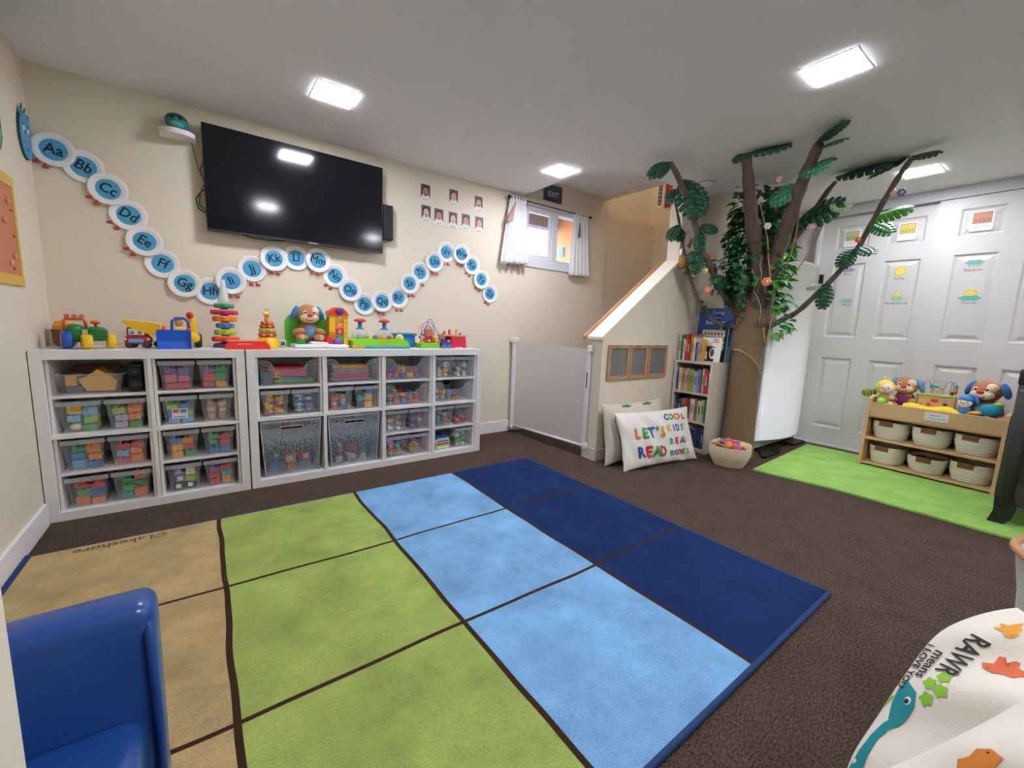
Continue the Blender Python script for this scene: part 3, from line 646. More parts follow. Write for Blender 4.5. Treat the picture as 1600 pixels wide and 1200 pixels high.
# round shelf and owl speaker
t = thing('wall_shelf', 'small white rounded shelf on the wall left of the television', 'shelf', (.545, 0, 1.868))
MB(WHITE).prism([(-.075,0)]+[(.075*math.cos(a), -.06-.06*math.sin(a)) for a in [PI-PI*k/14 for k in range(15)]]+[(.075,0)], lambda a, b_: (a,b_,-.012), lambda a, b_: (a,b_,.012)).build('shelf_board', t)
t = thing('owl_speaker', 'round teal owl-faced smart speaker on the small white shelf', 'speaker', (.545, -.062, 1.8802))
TE = mat('2E8C86', .7); DT = mat('1F4F52', .7)
MB(TE).sph((0,0,.042),(.048,.046,.044),24).build('body', t); MB(DT).sph((0,.002,.05),(.0485,.0462,.037),24).build('hood', t)
e = MB(mat('10181A',.3)); e.sph((-.018,-.043,.056),(.011,.006,.011)).sph((.018,-.043,.056),(.011,.006,.011)); e.build('eyes', t); MB(mat('E2A43A',.5)).cyl((0,-.046,.052),.004,-.008,8,r2=.0005).build('beak', t)
MB(mat('5DB3A8',.7)).sph((0,-.012,.028),(.036,.036,.022),18).build('belly', t)
m = MB(BLK); m.tube([(.60,-.004,1.87),(.612,-.004,1.80),(.622,-.004,1.74),(.64,-.004,1.70)], .0018, 6); tag(m.build('speaker_cable'), 'thin dark cable running from the small shelf towards the television', 'cable')
# caterpillar of paper plates
PXZ = [(0.065,1.683),(0.172,1.633),(0.254,1.544),(0.322,1.434),(0.377,1.311),(0.443,1.205),(0.532,1.108),(0.646,1.075),(0.746,1.142),(0.855,1.223),(0.971,1.296),(1.094,1.315),(1.221,1.315),(1.325,1.228),(1.418,1.144),(1.515,1.056),(1.637,1.082),(1.759,1.117),(1.842,1.225),(1.927,1.312),(2.041,1.404),(2.142,1.488),(2.271,1.49),(2.372,1.418),(2.461,1.311),(2.553,1.204)]
PLATE = mat('F3F1F0', .55, bump=(40,.05)); PBL = mat('4FA3CF', .7); INK = mat('12161C', .6); FEET = mat('C23A3E', .6)
tilt = [-.12,-.3,-.3,-.35,-.35,-.25,-.2,0,.2,.2,.1,0,-.15,-.45,-.2,-.1,0,.15,.2,.15,.1,.1,-.1,-.35,-.3,-.25]
nofeet = set('BFGHLOP')
for i, (x, z) in enumerate(PXZ):
    L = chr(65+i); lab = L+L.lower(); pos = (i+1) % 2
    t = thing('paper_plate', 'white paper plate caterpillar segment lettered %s on the wall' % lab, 'paper plate', (x+(.012 if i == 0 else 0), -.001-.0085*pos, z), group=None)
    MB(PLATE).lathe([(.0,-.0015),(.052,-.0015),(.056,-.004),(.074,-.0075),(.076,-.0068),(.074,-.006),(.057,0),(.0,0)], ax='y', n=36).build('rim', t)
    dk = MB(PBL); dk.cyl((0,-.0016,0),.0475,-.0008,36,axis='y'); d = dk.build('blue_disc', t)
    tx = MB(INK); tl = tilt[i]; [tx.text(lab, .066, lambda a, b_, ox=ox, oz=oz, k=k: (a+ox, -.0028-.0001*k, b_+oz), rot=tl*1.5, sx=.92) for k, (ox, oz) in enumerate(((-.0011,0),(.0011,0),(0,.0011),(0,-.0011)))]; tx.build('letters', t)
    if L not in nofeet:
        ft = MB(FEET); a0 = tl-.15 + (0 if i > 7 else -.35)
        for s_ in (-.19,.19):
            an = -PI/2+a0+s_; p = Vector((.075*math.cos(an), -.003, .075*math.sin(an))); q_ = Vector((.094*math.cos(an), -.003, .094*math.sin(an)))
            ft.tube([p,q_], .003, 6); ft.box(tuple(q_+Vector((.006,0,0))), (.022,.004,.012), bev=.001)
        ft.build('red_feet', t)
# caterpillar head, on the left wall at the corner
t = thing('caterpillar_head', 'blue paper caterpillar face with googly eyes at the left corner', 'paper decoration', (0.002, -.082, 1.70))
yz = lambda o: (lambda a, b_: (o, a, b_))
def yzc(m, poly, o, th=.0015): m.prism(poly, yz(o), yz(o+th)); return m
m = MB(PBL); yzc(m, ell(0,0,.076,.098,30), .004, .003); m.build('face', t)
m = MB(mat('27414F',.7)); yzc(m, ell(-.008,.002,.080,.104,30), 0, .003); m.build('backing', t)
m = MB(PBL); yzc(m, ell(.052,.088,.016,.018), .004, .003); yzc(m, ell(-.048,.088,.016,.018), .004, .003); m.build('ears', t)
m = MB(mat('3F7D6A',.7)); m.tube([(.004,-.02,.08),(.006,-.03,.11),(.01,-.036,.125)], .003, 6); m.tube([(.004,.01,.08),(.006,.008,.105),(.01,.004,.12)], .003, 6); m.build('antennae', t)
m = MB(WHITE); yzc(m, ell(-.028,.018,.014,.022), .0072, .001); yzc(m, ell(.03,.018,.014,.022), .0072, .001); m.m(INK); yzc(m, ell(-.026,.010,.007,.011), .0084, .001); yzc(m, ell(.028,.010,.007,.011), .0084, .001); m.build('eyes', t)
m = MB(mat('E07F94',.7)); yzc(m, ell(0,-.024,.012,.011), .0072, .001); m.m(INK); yzc(m, ell(.0,-.058,.008,.006,12), .0072, .001); yzc(m, rect(-.038,.044,-.018,.048), .0072, .001); yzc(m, rect(.02,.044,.04,.048), .0072, .001); m.build('nose_and_mouth', t)
# posters on the left wall
t = thing('forest_poster', 'green forest poster on the left wall, cut by the frame edge', 'poster', (0.0, -.735, 1.80))
m = MB(mat('3E7F5B',.7)); yzc(m, [(-.36,-.27),(.33,-.25),(.36,-.2),(.355,.26),(-.36,.28)], .001, .003); m.build('sheet', t)
m = MB(mat('7DB85F',.7)); yzc(m, [(-.35,-.26),(.32,-.24),(.35,-.18),(.2,-.12),(0,-.15),(-.2,-.1),(-.35,-.14)], .0042, .0008); m.build('grass_shape', t)
m = MB(mat('2C5F63',.7))
for a in (-.2,0,.2,.3): yzc(m, blob(a,.05,.07,.1,5,.12), .0042, .0008)
m.m(mat('E6E9DE',.7))
for a, b_ in ((.25,.0),(.31,-.08),(.1,.1)): yzc(m, ell(a,b_,.016,.022), .0052, .0006)
m.build('trees', t)
t = thing('felt_poster', 'orange paper poster in a yellow frame on the left wall', 'poster', (0.0, -.72, 1.245))
m = MB(mat('CE8462',.8)); yzc(m, rect(-.35,-.19,.36,.20), .001, .003); m.build('sheet', t)
m = MB(mat('D9B44E',.7))
for q in (rect(-.37,-.215,.39,-.175), rect(-.37,.175,.385,.215), rect(.36,-.175,.385,.175)): yzc(m, q, .0015, .006)
m.build('frame', t)
for a, b_ in ((.30,.11),(.24,.03),(.31,-.1),(.26,-.13)): MB(mat('E2A288',.8)).sph((.008,a,b_),(.006,.013,.012),10).build('paper_bud', t)
for a, b_ in ((.33,.08),(.33,-.02),(.29,-.15)): MB(mat('A64A3A',.8)).sph((.006,a,b_),(.003,.010,.006),8).build('paper_leaf', t)
# portrait cards
PH = [(1.965,1.891),(2.197,1.903),(2.421,1.9),(1.971,1.745),(2.075,1.741),(2.195,1.738),(2.308,1.744),(2.432,1.745)]
PN = ['leftmost of the upper three','middle of the upper three','rightmost of the upper three','first of the lower five','second of the lower five','middle of the lower five','fourth of the lower five','last of the lower five']
HR = ['2A1D1A','3A2722','1E1816','2B2120','2A1E1C','46342B','241B1A','5C4234']; SK = ['B9826A','D9A991','D3A58C','E0B6A2','C58E78','E2B6A3','C9947D','DDA994']
for i, (x, z) in enumerate(PH):
    t = thing('portrait_card', 'small child portrait card, %s on the cream wall' % PN[i], 'photo card', (x, 0, z))
    MB(mat('E9E6E6',.5)).b2((-.042,-.003,-.06),(.042,-.0005,.058)).build('card', t)
    F = lambda o: (lambda a, b_: (a, o, b_))
    m = MB(mat('6A4F58',.5)); m.card(rect(-.037,-.038,.037,.054), F(-.003)); 
    m.m(mat(HR[i],.5)); m.card(ell(0,.012,.031 if i in (1,3,5) else .027,.038 if i in (1,3,5) else .034), F(-.004)); m.m(mat('EDE4E2',.5)); m.card([(-.033,-.038),(.033,-.038),(.024,-.02),(.008,-.012),(-.008,-.012),(-.024,-.02)], F(-.004))
    m.m(mat('#'+SK[i],.5)); m.card(ell(0,.002,.022,.029), F(-.005)); m.card(rect(-.006,-.026,.006,-.012), F(-.005))
    m.m(INK); m.card(ell(-.007,.008,.0025,.0022,8), F(-.006)); m.card(ell(.007,.008,.0025,.0022,8), F(-.006)); m.m(mat('A84F4F',.5)); m.card(ell(0,-.009,.006,.0022,10), F(-.006)); m.build('photo', t)
    m = MB(mat('77747C',.6)); m.card(rect(-.022,-.052,.02,-.0485), F(-.003), (0,-.0006,0)); m.build('name_line', t)
# exit sign
t = thing('exit_sign', 'dark navy EXIT sign on the wall above the small window', 'sign', (3.197, 0, 2.135))
MB(mat('3A3F5C',.35)).b2((-.108,-.012,-.072),(.108,0,.072), bev=.006).build('plate', t); m = MB(WHITE); m.text('EXIT', .062, lambda a, b_: (a,-.0125,b_-.012), sx=1.0); m.build('lettering', t)
# curtain rod and curtains
t = thing('curtain_rod', 'black curtain rod with round ends above the small window', 'curtain rod', (0,0,0))
RZ = 1.999
MB(BLK).cyl((2.70,-.05,RZ),.005,.93,10,axis='x').build('rod', t)
for x in (2.685, 3.645): MB(BLK).sph((x,-.05,RZ),.014,12).build('finial', t)
for x in (2.72, 3.60): MB(BLK).b2((x-.006,-.05,RZ-.012),(x+.006,0,RZ+.012)).build('bracket', t)
CUR = clear('F4F2F3', .86, .8, 'sheer_cotton')
def curtain(x0, x1, b0, b1, zt, zb, nf, label, z2):
    m = MB(CUR); nu, nv = 60, 24; vs = []
    for j in range(nv+1):
        v = j/nv
        for i in range(nu+1):
            s_ = i/nu; x = (x0+(x1-x0)*s_)*(1-v)+(b0+(b1-b0)*s_)*v
            y = -.05+(.012+.012*v)*math.sin(s_*nf*2*PI+.5*math.sin(v*3))-.008*v
            z = zt+.012+(zb+(z2-zb)*s_-zt-.012)*v
            vs.append((x, y, z))
    m.add(vs, [(j*(nu+1)+i, j*(nu+1)+i+1, (j+1)*(nu+1)+i+1, (j+1)*(nu+1)+i) for j in range(nv) for i in range(nu)], True)
    o = m.build('curtain'); md = o.modifiers.new('thickness','SOLIDIFY'); md.thickness = .0012
    return tag(o, label, 'curtain')
cl = curtain(2.70, 2.86, 2.615, 2.895, RZ, 1.455, 5, 'sheer white curtain gathered at the left of the window', 1.475)
m = MB(mat('B08578',.8)); m.prism([(2.728,1.96),(2.738,1.965),(2.70,1.80),(2.645,1.79)], xz(-.088), xz(-.084)); m.build('tassel_trim', cl)
cr = curtain(3.43, 3.60, 3.40, 3.655, RZ, 1.44, 5, 'sheer white curtain gathered at the right of the window', 1.45)
m = MB(mat('8A7A74',.8)); m.prism([(3.47,1.92),(3.478,1.92),(3.495,1.79),(3.455,1.78)], xz(-.088), xz(-.084)); m.build('tassel_trim', cr)
pn = MB(mat('BDB3A6',.8))
for k, (x, d) in enumerate(((2.735,.05),(2.80,.06),(2.855,.075))): pn.prism([(x-.022,1.465),(x+.022,1.468),(x+.006,1.468-d)], xz(-.006), xz(-.003))
tag(pn.build('hanging_pennants'), 'small beige pennants peeking below the left curtain', 'pennants')
# ------------------------------------------------------------------ toys on top of the shelf units
ZT = 2*FRM+2*CELL+DIV+.0005
GRN = mat('1F7A3C', .3); YEL = mat('F4C51E', .3); RED = mat('D92B2B', .3); BLU = mat('2458B8', .3); ORG = mat('F06A2A', .35); LIM = mat('7CC534', .35); PUR = mat('7A3F9A', .35)
def wheel(t, c, r, w_, tire, hub, ax='x', name='wheel'):
    o = MB(tire).lathe([(r*.55,-w_/2),(r*.9,-w_/2),(r,-w_*.3),(r,w_*.3),(r*.9,w_/2),(r*.55,w_/2)], c, ax=ax, n=24).build(name, t)
    MB(hub).cyl(tuple(Vector(c)-Vector({'x':(w_*.52,0,0),'y':(0,w_*.52,0)}[ax])), r*.57, w_*1.04, 18, axis=ax).build('hub', o)
t = thing('wicker_basket', 'small tan basket with orange and yellow toys in the left corner', 'basket', (.062,-.085,ZT))
MB(mat('8A6C50',.8, bump=(120,.5))).lathe([(.03,0),(.042,.02),(.046,.075),(.05,.08),(.044,.078),(.038,.02),(0,.006)], n=20, ex=1.0).build('weave', t)
MB(mat('E6A233',.5)).b2((-.03,-.02,.04),(.03,.03,.12), bev=.008).b2((-.035,-.03,.07),(.0,.0,.105), bev=.006).build('toy_lump', t)
t = thing('toy_tractor', 'green toy tractor with purple and yellow wheels and red roll bar', 'toy tractor', (.155,-.245,ZT), rz=.28)
q = MB(GRN); q.b2((-.055,-.04,.03),(.02,.045,.085), bev=.016); q.b2((.005,-.055,.035),(.072,.035,.10), bev=.018)
for k in range(4): q.b2((.004,-.059,.043+.013*k),(.073,-.03,.051+.013*k), bev=.003)
q.sph((-.03,.0,.085),(.035,.035,.028)); q.build('body', t)
q = MB(ORG); q.tube([(-.065,.02,.08),(-.062,.02,.125),(-.055,.02,.134),(.0,.02,.134),(.008,.02,.125),(.012,.02,.08)], .006, 8); q.build('roll_bar', t)
for k in range(3): MB(mat('D96A5A',.4)).cyl((-.05+.024*k,.022,.147),.009,-.014,12,axis='y').build('lamp', t)
MB(ORG).lathe([(.006,0),(.006,.012),(.017,.015),(.017,.024),(.01,.03),(0,.03)], (.04,.0,.10), n=14).build('knob', t)
MB(mat('B8B58A',.5)).b2((-.014,-.056,.065),(.006,-.04,.088), bev=.003).build('side_panel', t)
wheel(t, (-.062,-.02,.040), .040, .034, BLU, ORG); wheel(t, (-.002,-.062,.033), .033, .036, YEL, LIM, 'x'); wheel(t, (.083,-.035,.033), .033, .03, YEL, YEL, 'x'); wheel(t, (-.055,.066,.040), .040, .03, BLU, ORG)
t = thing('dump_truck', 'red toy dump truck with a yellow tipper, beside the bulldozer', 'toy truck', (.348,-.20,ZT), rz=-.15)
CRM = mat('B3213A', .35)
q = MB(CRM); q.b2((-.055,-.055,.02),(.045,.02,.06), bev=.016); q.b2((-.046,-.045,.05),(.035,.015,.105), bev=.014); q.build('cab', t)
q = MB(mat('CFE3F2',.2)); q.b2((-.036,-.0475,.064),(.025,-.043,.094), bev=.004); q.build('windscreen', t)
q = MB(mat('8A6B4A',.5)); q.sph((-.02,-.0475,.076),(.008,.002,.008)).sph((.008,-.0475,.076),(.008,.002,.008)); q.build('driver_picture', t)
q = MB(mat('58B3E4',.3)); q.b2((-.034,-.060,.028),(.022,-.055,.046), bev=.006); q.build('grille', t)
q = MB(YEL); q.prism([(-.03,.10),(.075,.055),(.10,.06),(.085,.12),(.04,.128),(-.05,.135),(-.056,.128)], xz(-.048), xz(.05)); q.build('tipper', t)
for c_ in ((-.035,-.035,.018),(.03,-.035,.018),(-.035,.03,.018),(.06,.03,.018)): wheel(t, c_, .018, .022, BLK, mat('444A50',.4), 'y')
q = MB(mat('F2D8B0',.3)); q.sph((-.048,-.052,.044),.007,10).sph((.04,-.052,.044),.007,10); q.build('headlamp', t)
t = thing('bulldozer', 'yellow toy bulldozer with a big blue blade', 'toy bulldozer', (.50,-.20,ZT), rz=.08)
q = MB(mat('1F5FC8',.3)); q.prism([(-.108,0),(-.092,0),(-.088,.03),(-.092,.075),(-.102,.078),(-.096,.03)], lambda a, b_: (-.085,a,b_), lambda a, b_: (.035,a,b_)); q.b2((-.088,-.118,0),(-.083,-.088,.072)); q.b2((.033,-.118,0),(.038,-.088,.072)); q.build('blade', t)
q = MB(YEL); q.b2((-.02,-.07,.025),(.075,.06,.065), bev=.016); q.b2((.03,.0,.05),(.07,.06,.13), bev=.014); q.sph((.01,-.04,.066),(.035,.035,.02)); q.build('body', t)
q = MB(BLU); q.tube([(-.03,-.04,.06),(-.026,-.03,.112),(-.012,-.02,.125),(.02,-.02,.125),(.034,-.03,.112),(.04,-.04,.06)], .006, 8); q.build('cab_frame', t)
q = MB(RED); q.tube([(-.055,-.05,.02),(-.055,-.05,.09)], .008, 8); q.tube([(.03,-.075,.03),(.033,-.07,.085)], .008, 8); q.sph((.045,.01,.138),.016,14); q.build('red_post', t)
q = MB(mat('D8A24A',.5)); q.sph((.0,-.01,.105),(.016,.014,.018),12); q.m(WHITE).b2((-.014,-.02,.066),(.014,.004,.09), bev=.006); q.build('driver', t)
for c_ in ((.07,-.02,.032),(.07,.045,.032),(-.03,.04,.03)): wheel(t, c_, .03, .026, BLK, mat('3E8FD8',.3), 'x')
t.scale = (1.08,1.08,1.22)
t = thing('gear_tower', 'tall rainbow stack of toy gears with a clear cone top', 'stacking toy', (.70,-.17,ZT))
for c_, z0, z1, r_ in (('6D3585',0,.026,.062),):
    MB(mat(c_,.35)).lathe([(r_*.95,0),(r_,.006),(r_*.85,.022),(r_*.3,.026),(0,.026)], n=40).build('base', t)
zz = .026
for c_, r_, h_ in (('F0502A',.060,.027),('A5CE35',.048,.028),('3C96C8',.040,.026),('F58A2A',.053,.028),('D22B62',.060,.026),('2E9A6A',.043,.026)):
    MB(mat('2A2A50',.4)).cyl((0,0,zz),.02,.006,16).build('spacer', t)
    MB(mat(c_,.3)).lathe([(r_*.9,zz+.006),(r_,zz+.010),(r_,zz+h_+.002),(r_*.9,zz+h_+.006),(.012,zz+h_+.006)], n=48, lobes=8, lob=.08).build('gear', t); zz += h_+.0065+.003
o = MB(clear('EFF5F5',.45,.1,'clear_cone')).lathe([(.03,zz),(.026,zz+.02),(.012,zz+.10),(.010,zz+.125),(0,zz+.125)], n=20).build('cone_top', t)
MB(WHITE).cyl((0,0,zz),.006,.115,10).build('inner_rod', t)
t = thing('toy_scale', 'flat red plastic toy tray with an orange lid', 'toy', (.792,-.30,ZT))
q = MB(mat('F03A3A',.35)); q.prism([(-.10,0),(.105,0),(.10,.022),(.085,.036),(-.085,.036),(-.10,.022)], xz(-.055), xz(.055)); q.build('tray', t)
MB(mat('F5683A',.35)).b2((-.092,-.05,.036),(.085,.05,.046), bev=.004).build('lid', t); q = MB(mat('F8C0B0',.4)); q.b2((-.05,-.0562,.027),(.01,-.055,.031)); q.build('embossed_mark', t)
t = thing('giraffe_stacker', 'yellow toy with clear rings and a small giraffe on top', 'stacking toy', (.895,-.235,ZT))
MB(YEL).lathe([(.055,0),(.058,.006),(.052,.05),(.045,.06),(.02,.064),(0,.064)], n=32).build('base', t)
for c_, z0, r_ in (('D4485A',.075,.046),('A9C943',.10,.043),('D8364C',.123,.038),('DF5A5A',.142,.032)):
    MB(clear('#'+c_,.75,.1,'coloured_clear')).torus((0,0,z0),r_*.68,r_*.34,28,10).build('ring', t)
    MB(cm('yellow')).sph((r_*.3,-r_*.9,z0),.007,8).sph((-r_*.45,-r_*.85,z0),.006,8).build('bead', t)
q = MB(mat('F0C860',.5)); q.cyl((0,0,.06),.012,.115,12).sph((0,-.004,.188),(.017,.018,.017)).sph((-.016,0,.2),(.007,.004,.006),8).sph((.016,0,.2),(.007,.004,.006),8).cyl((-.007,0,.2),.0025,.018,8).cyl((.007,0,.2),.0025,.018,8); q.m(mat('9A6234',.5)).sph((-.007,0,.219),.004,8).sph((.007,0,.219),.004,8).sph((0,-.021,.183),(.009,.006,.006),8); q.build('giraffe', t)
tag(MB(mat('C9C7A0',.4)).b2((-.012,-.012,0),(.026,.012,.048), bev=.01).m(mat('2E4550',.4)).b2((-.002,-.0126,.015),(.02,-.0118,.037), bev=.0003).build('small_toy_phone', None, (.962,-.235,ZT)), 'little cream toy with a dark window beside the giraffe toy', 'toy')
# plush dog on its chair-like activity toy
FUR = mat('B98558', .9, bump=(150,.5)); FURL = mat('EBD3AE', .9, bump=(150,.5)); EARB = mat('2F86C4', .8, bump=(150,.3)); SOFTR = mat('D8352F', .6)
def plush_dog(t, s=1, body='B98558', outfit='6FA3D6', patch=True, ear='2F86C4', zb=0, smile=True):
    fur = mat(body, .9, bump=(150,.5)); er = mat(ear, .8, bump=(150,.3)); P = lambda *a: tuple(v*s for v in a[:2])+(a[2]*s+zb,)
    q = MB(fur); q.sph(P(0,0,.05),(.048*s,.04*s,.052*s),20); q.build('body', t)
    q = MB(mat(outfit,.8)); q.sph(P(0,-.006,.048),(.046*s,.041*s,.040*s),20); q.build('outfit', t)
    for sx in (-1,1):
        q = MB(fur); q.sph(P(sx*.05,-.035,.045),(.034*s,.022*s,.02*s),14, rz=sx*.6, ry=sx*.3); q.build('arm', t)
        q = MB(fur); q.sph(P(sx*.04,-.055,.018),(.026*s,.034*s,.018*s),14, rz=-sx*.5); q.m(mat('D9AE88',.8)).sph(P(sx*.046,-.084,.02),(.014*s,.008*s,.014*s),12); q.build('leg', t)
    hd = MB(fur).sph(P(0,-.008,.135),(.054*s,.048*s,.052*s),24).build('head', t)
    q = MB(FURL); q.sph(P(0,-.043,.118),(.044*s,.022*s,.024*s),20)
    if patch: q.sph(P(.026,-.033,.15),(.022*s,.022*s,.024*s),16)
    q.build('muzzle', hd)
    for sx in (-1,1):
        q = MB(er); q.sph(P(sx*.06,.0,.143),(.014*s,.026*s,.038*s),16, ry=-sx*.35); q.build('ear', hd)
        q = MB(WHITE); q.sph(P(sx*.021,-.052,.144),(.0085*s,.004*s,.010*s),12); q.m(mat('1D2C5A',.2)).sph(P(sx*.020,-.0555,.144),(.005*s,.002*s,.0065*s),10); q.build('eye', hd)
    q = MB(SOFTR); q.sph(P(0,-.063,.132),(.015*s,.009*s,.010*s),14); q.build('nose', hd)
    if smile: q = MB(mat('7A2A2A',.6)); q.tube([P(-.022,-.058,.112),P(-.01,-.064,.104),P(.006,-.065,.103),P(.022,-.058,.114)], .0022*s, 6); q.build('mouth', hd)
t = thing('activity_seat', 'white and green activity toy base with a rounded back panel', 'activity toy', (1.145,-.19,ZT))
q = MB(mat('F0EEF2',.3)); q.b2((-.12,-.10,0),(.185,.06,.024), bev=.008); q.b2((-.03,-.085,.02),(.07,.02,.04), bev=.008); q.build('base', t)
q = MB(mat('5DBB35',.35)); q.prism([(-.145,.0),(-.145,.14)]+[(-.025+.12*math.cos(a), .14+.085*math.sin(a)) for a in [PI-PI*k/16 for k in range(17)]]+[(.095,0)], xz(.062), xz(.085)); q.build('back_panel', t)
MB(mat('1E9150',.35)).b2((-.105,-.092,.024),(-.06,-.05,.052), bev=.003).build('green_cube', t); 
q = MB(RED); q.box((.07,-.065,.055),(.038,.038,.038), bev=.006, rz=.5, ry=.4); q.build('red_cube', t)
q = MB(mat('8A3FB0',.3)); q.lathe([(.027,.024),(.028,.04),(.02,.056),(.0,.062)], (.125,-.06,0), n=18); q.build('purple_dome', t)
q = MB(mat('E3A8CF',.4)); q.box((.045,-.1,.012),(.02,.003,.004)); q.build('switch', t)
t = thing('plush_dog', 'brown plush dog with blue ears seated on the green-backed toy', 'plush toy', (1.12,-.175,ZT+.041))
plush_dog(t, 1.18, outfit='7FB0DC')
t = thing('block_tower', 'yellow and red tower of alphabet blocks with a sloped red roof', 'toy tower', (1.285,-.19,ZT))
q = MB(mat('F2BF2B',.35)); q.b2((-.055,-.04,0),(-.018,.04,.205), bev=.002); q.b2((.03,-.04,0),(.058,.04,.205), bev=.002); q.build('side_wall', t)
for k, (c_, ch) in enumerate((('2FA24C','H'),('E0352F','B'),('F08A2C','A'),('F2A233','4'))):
    if k < 4: 
        o = MB(mat(c_,.35)).b2((-.017,-.042,.04+.042*k),(.029,.0,.08+.042*k), bev=.003).build('block', t); x_ = MB(WHITE); x_.text(ch, .028, lambda a, b_: (a+.006,-.0428,b_+.06+.042*k)); x_.build('letter', o)
q = MB(mat('E2402F',.35)); q.prism([(-.062,.203),(.062,.203),(.05,.228),(.022,.25),(-.02,.25),(-.055,.228)], xz(-.045), xz(.045)); q.build('roof', t)
MB(mat('57318A',.35)).lathe([(.0,0),(.02,0),(.02,.014),(0,.014)], (.005,-.06,.225), ax='y', n=20).build('dial', t)
q = MB(mat('8A2F5A',.4))
for k, ch in enumerate('ODENA'): q.text(ch, .018, lambda a, b_, k=k: (a+.044,-.0408,b_+.185-.03*k))
q.m(mat('C33A2A',.4)).torus((-.037,-.041,.085),.012,.0025,20,6,ax='y'); q.build('printed_marks', t)
t = thing('spinner_board', 'lime green toy board with two clear spinner domes and balls', 'activity toy', (1.545,-.235,ZT))
q = MB(mat('8DD62F',.35)); q.prism([(-.19,.012),(.185,.012),(.165,.05),(.14,.062),(-.17,.062),(-.19,.05)], xz(-.06), xz(.08)); q.build('deck', t)
q = MB(mat('2E93C8',.35)); q.b2((-.13,-.07,0),(.18,.08,.014), bev=.005); q.m(mat('C9A03A',.4)).b2((-.20,-.075,0),(-.125,.04,.018), bev=.005); q.build('base', t)
for dx in (-.125, .035):
    dm = MB(clear('E8F2F4',.32,.05,'clear_dome')).lathe([(.05,.062),(.052,.08),(.045,.105),(.02,.125),(.012,.13)], (dx,.02,0), n=28).build('dome', t)
    MB(mat('2F8FD0',.3)).lathe([(.028,.118),(.02,.13),(.013,.135),(.013,.165),(0,.165)], (dx,.02,0), n=18).build('stem', dm)
    MB(mat('D83A48',.35)).lathe([(.012,.165),(.036,.17),(.038,.178),(.02,.19),(0,.19)], (dx,.02,0), n=22).build('push_knob', dm)
    MB(mat('E8C33A',.35)).cyl((dx,.02,.085),.04,.004,22).build('spinner_disc', dm); 
    q = MB(cm('green')); q.sph((dx-.02,.0,.075),.011,10); q.m(cm('red')).sph((dx+.018,-.005,.075),.011,10); q.m(cm('brown')).sph((dx,.01,.10),.010,10); q.build('spinning_beads', dm)
for k, (dx, dy, c_) in enumerate(((-.045,-.03,'purple'),(.0,-.02,'orange'),(-.075,.03,'orange'),(.08,.02,'skyblue'),(-.02,.035,'purple'),(.045,-.045,'red'))):
    MB(cm(c_)).sph((dx,dy,.07),.016,12).build('ball', t)
o = MB(mat('EADB86',.4)).sph((.125,-.02,.07),(.028,.026,.024),16).build('yellow_dome', t); MB(INK).sph((.115,-.045,.078),.003,6).sph((.132,-.045,.078),.003,6).build('eyes', o)
q = MB(cm('orange')); q.b2((-.03,-.062,.03),(.03,-.058,.036)); q.build('slot_mark', t)
t = thing('blue_toy_bin', 'chunky blue plastic toy box behind the lime green board', 'toy box', (1.745,-.14,ZT))
MB(mat('2579C4',.35)).b2((-.07,-.04,0),(.075,.05,.09), bev=.016).b2((-.078,-.05,.085),(.082,.06,.10), bev=.006).build('shell', t)
t = thing('bead_maze', 'bead maze with looping coloured wires on a lime green base', 'bead maze', (1.905,-.21,ZT))
MB(mat('7DC435',.4)).b2((-.08,-.05,0),(.065,.06,.035), bev=.003).build('base', t)
for c_, pts in (('3A5CB0',[(-.05,0,.03),(-.055,0,.13),(-.03,.01,.175),(.02,.01,.178),(.05,.02,.14),(.055,.03,.09),(.06,.02,.03)]), ('E59A4A',[(-.06,-.02,.03),(-.085,-.02,.10),(-.08,-.01,.15),(-.05,0,.16),(-.02,.01,.10),(0,.01,.03)]), ('2C6FC0',[(0,-.02,.03),(-.02,-.02,.11),(-.01,0,.19),(.03,.01,.195),(.06,.01,.13),(.09,.0,.08),(.062,0,.03)]), ('3FA060',[(.02,.03,.03),(.05,.03,.10),(.02,.03,.15),(-.03,.03,.12),(-.045,.03,.03)]), ('C24A8A',[(-.03,.02,.03),(-.035,.0,.12),(-.015,-.01,.165),(.01,-.02,.12),(.02,-.03,.03)])):
    P_ = [Vector(p) for p in pts]; fine = []
    for i in range(len(P_)-1):
        a = P_[max(i-1,0)]; b_ = P_[i]; c2_ = P_[i+1]; d_ = P_[min(i+2,len(P_)-1)]
        for k in range(6):
            s_ = k/6; fine.append(.5*((2*b_)+(c2_-a)*s_+(2*a-5*b_+4*c2_-d_)*s_*s_+(3*b_-3*c2_+d_-a)*s_**3))
    fine.append(P_[-1]); o = MB(mat(c_,.4)).tube(fine, .0024, 6).build('wire', t)
    bd = MB(cm(R_.choice(['yellow','red','blue','orange']))); bd.sph(tuple(fine[2]),.011,10).sph(tuple(fine[-3]),.010,10); bd.m(cm('purple')).sph(tuple(fine[4]),.009,10); bd.build('bead', o)
MB(cm('yellow')).sph((.035,-.035,.075),.018,12).build('yellow_bead', t)
q = MB(mat('DB7E3C',.6)); q.b2((-.028,.005,.035),(.03,.015,.135), bev=.004); q.m(mat('C23B3B',.6)).b2((-.02,.0,.05),(.024,.006,.085), bev=.002); q.build('backboard', t)
t = thing('toy_train', 'little purple and blue beaded toy train beside the bead maze', 'toy train', (2.015,-.255,ZT))
q = MB(mat('4C3F8F',.45)); q.b2((-.036,-.025,.014),(.036,.025,.04), bev=.005); q.b2((-.03,-.022,.038),(-.004,.022,.068), bev=.005); q.build('body', t)
for dx in (-.02,.02): MB(cm('blue')).cyl((dx,-.034,.014),.014,.012,14,axis='y').build('wheel', t)
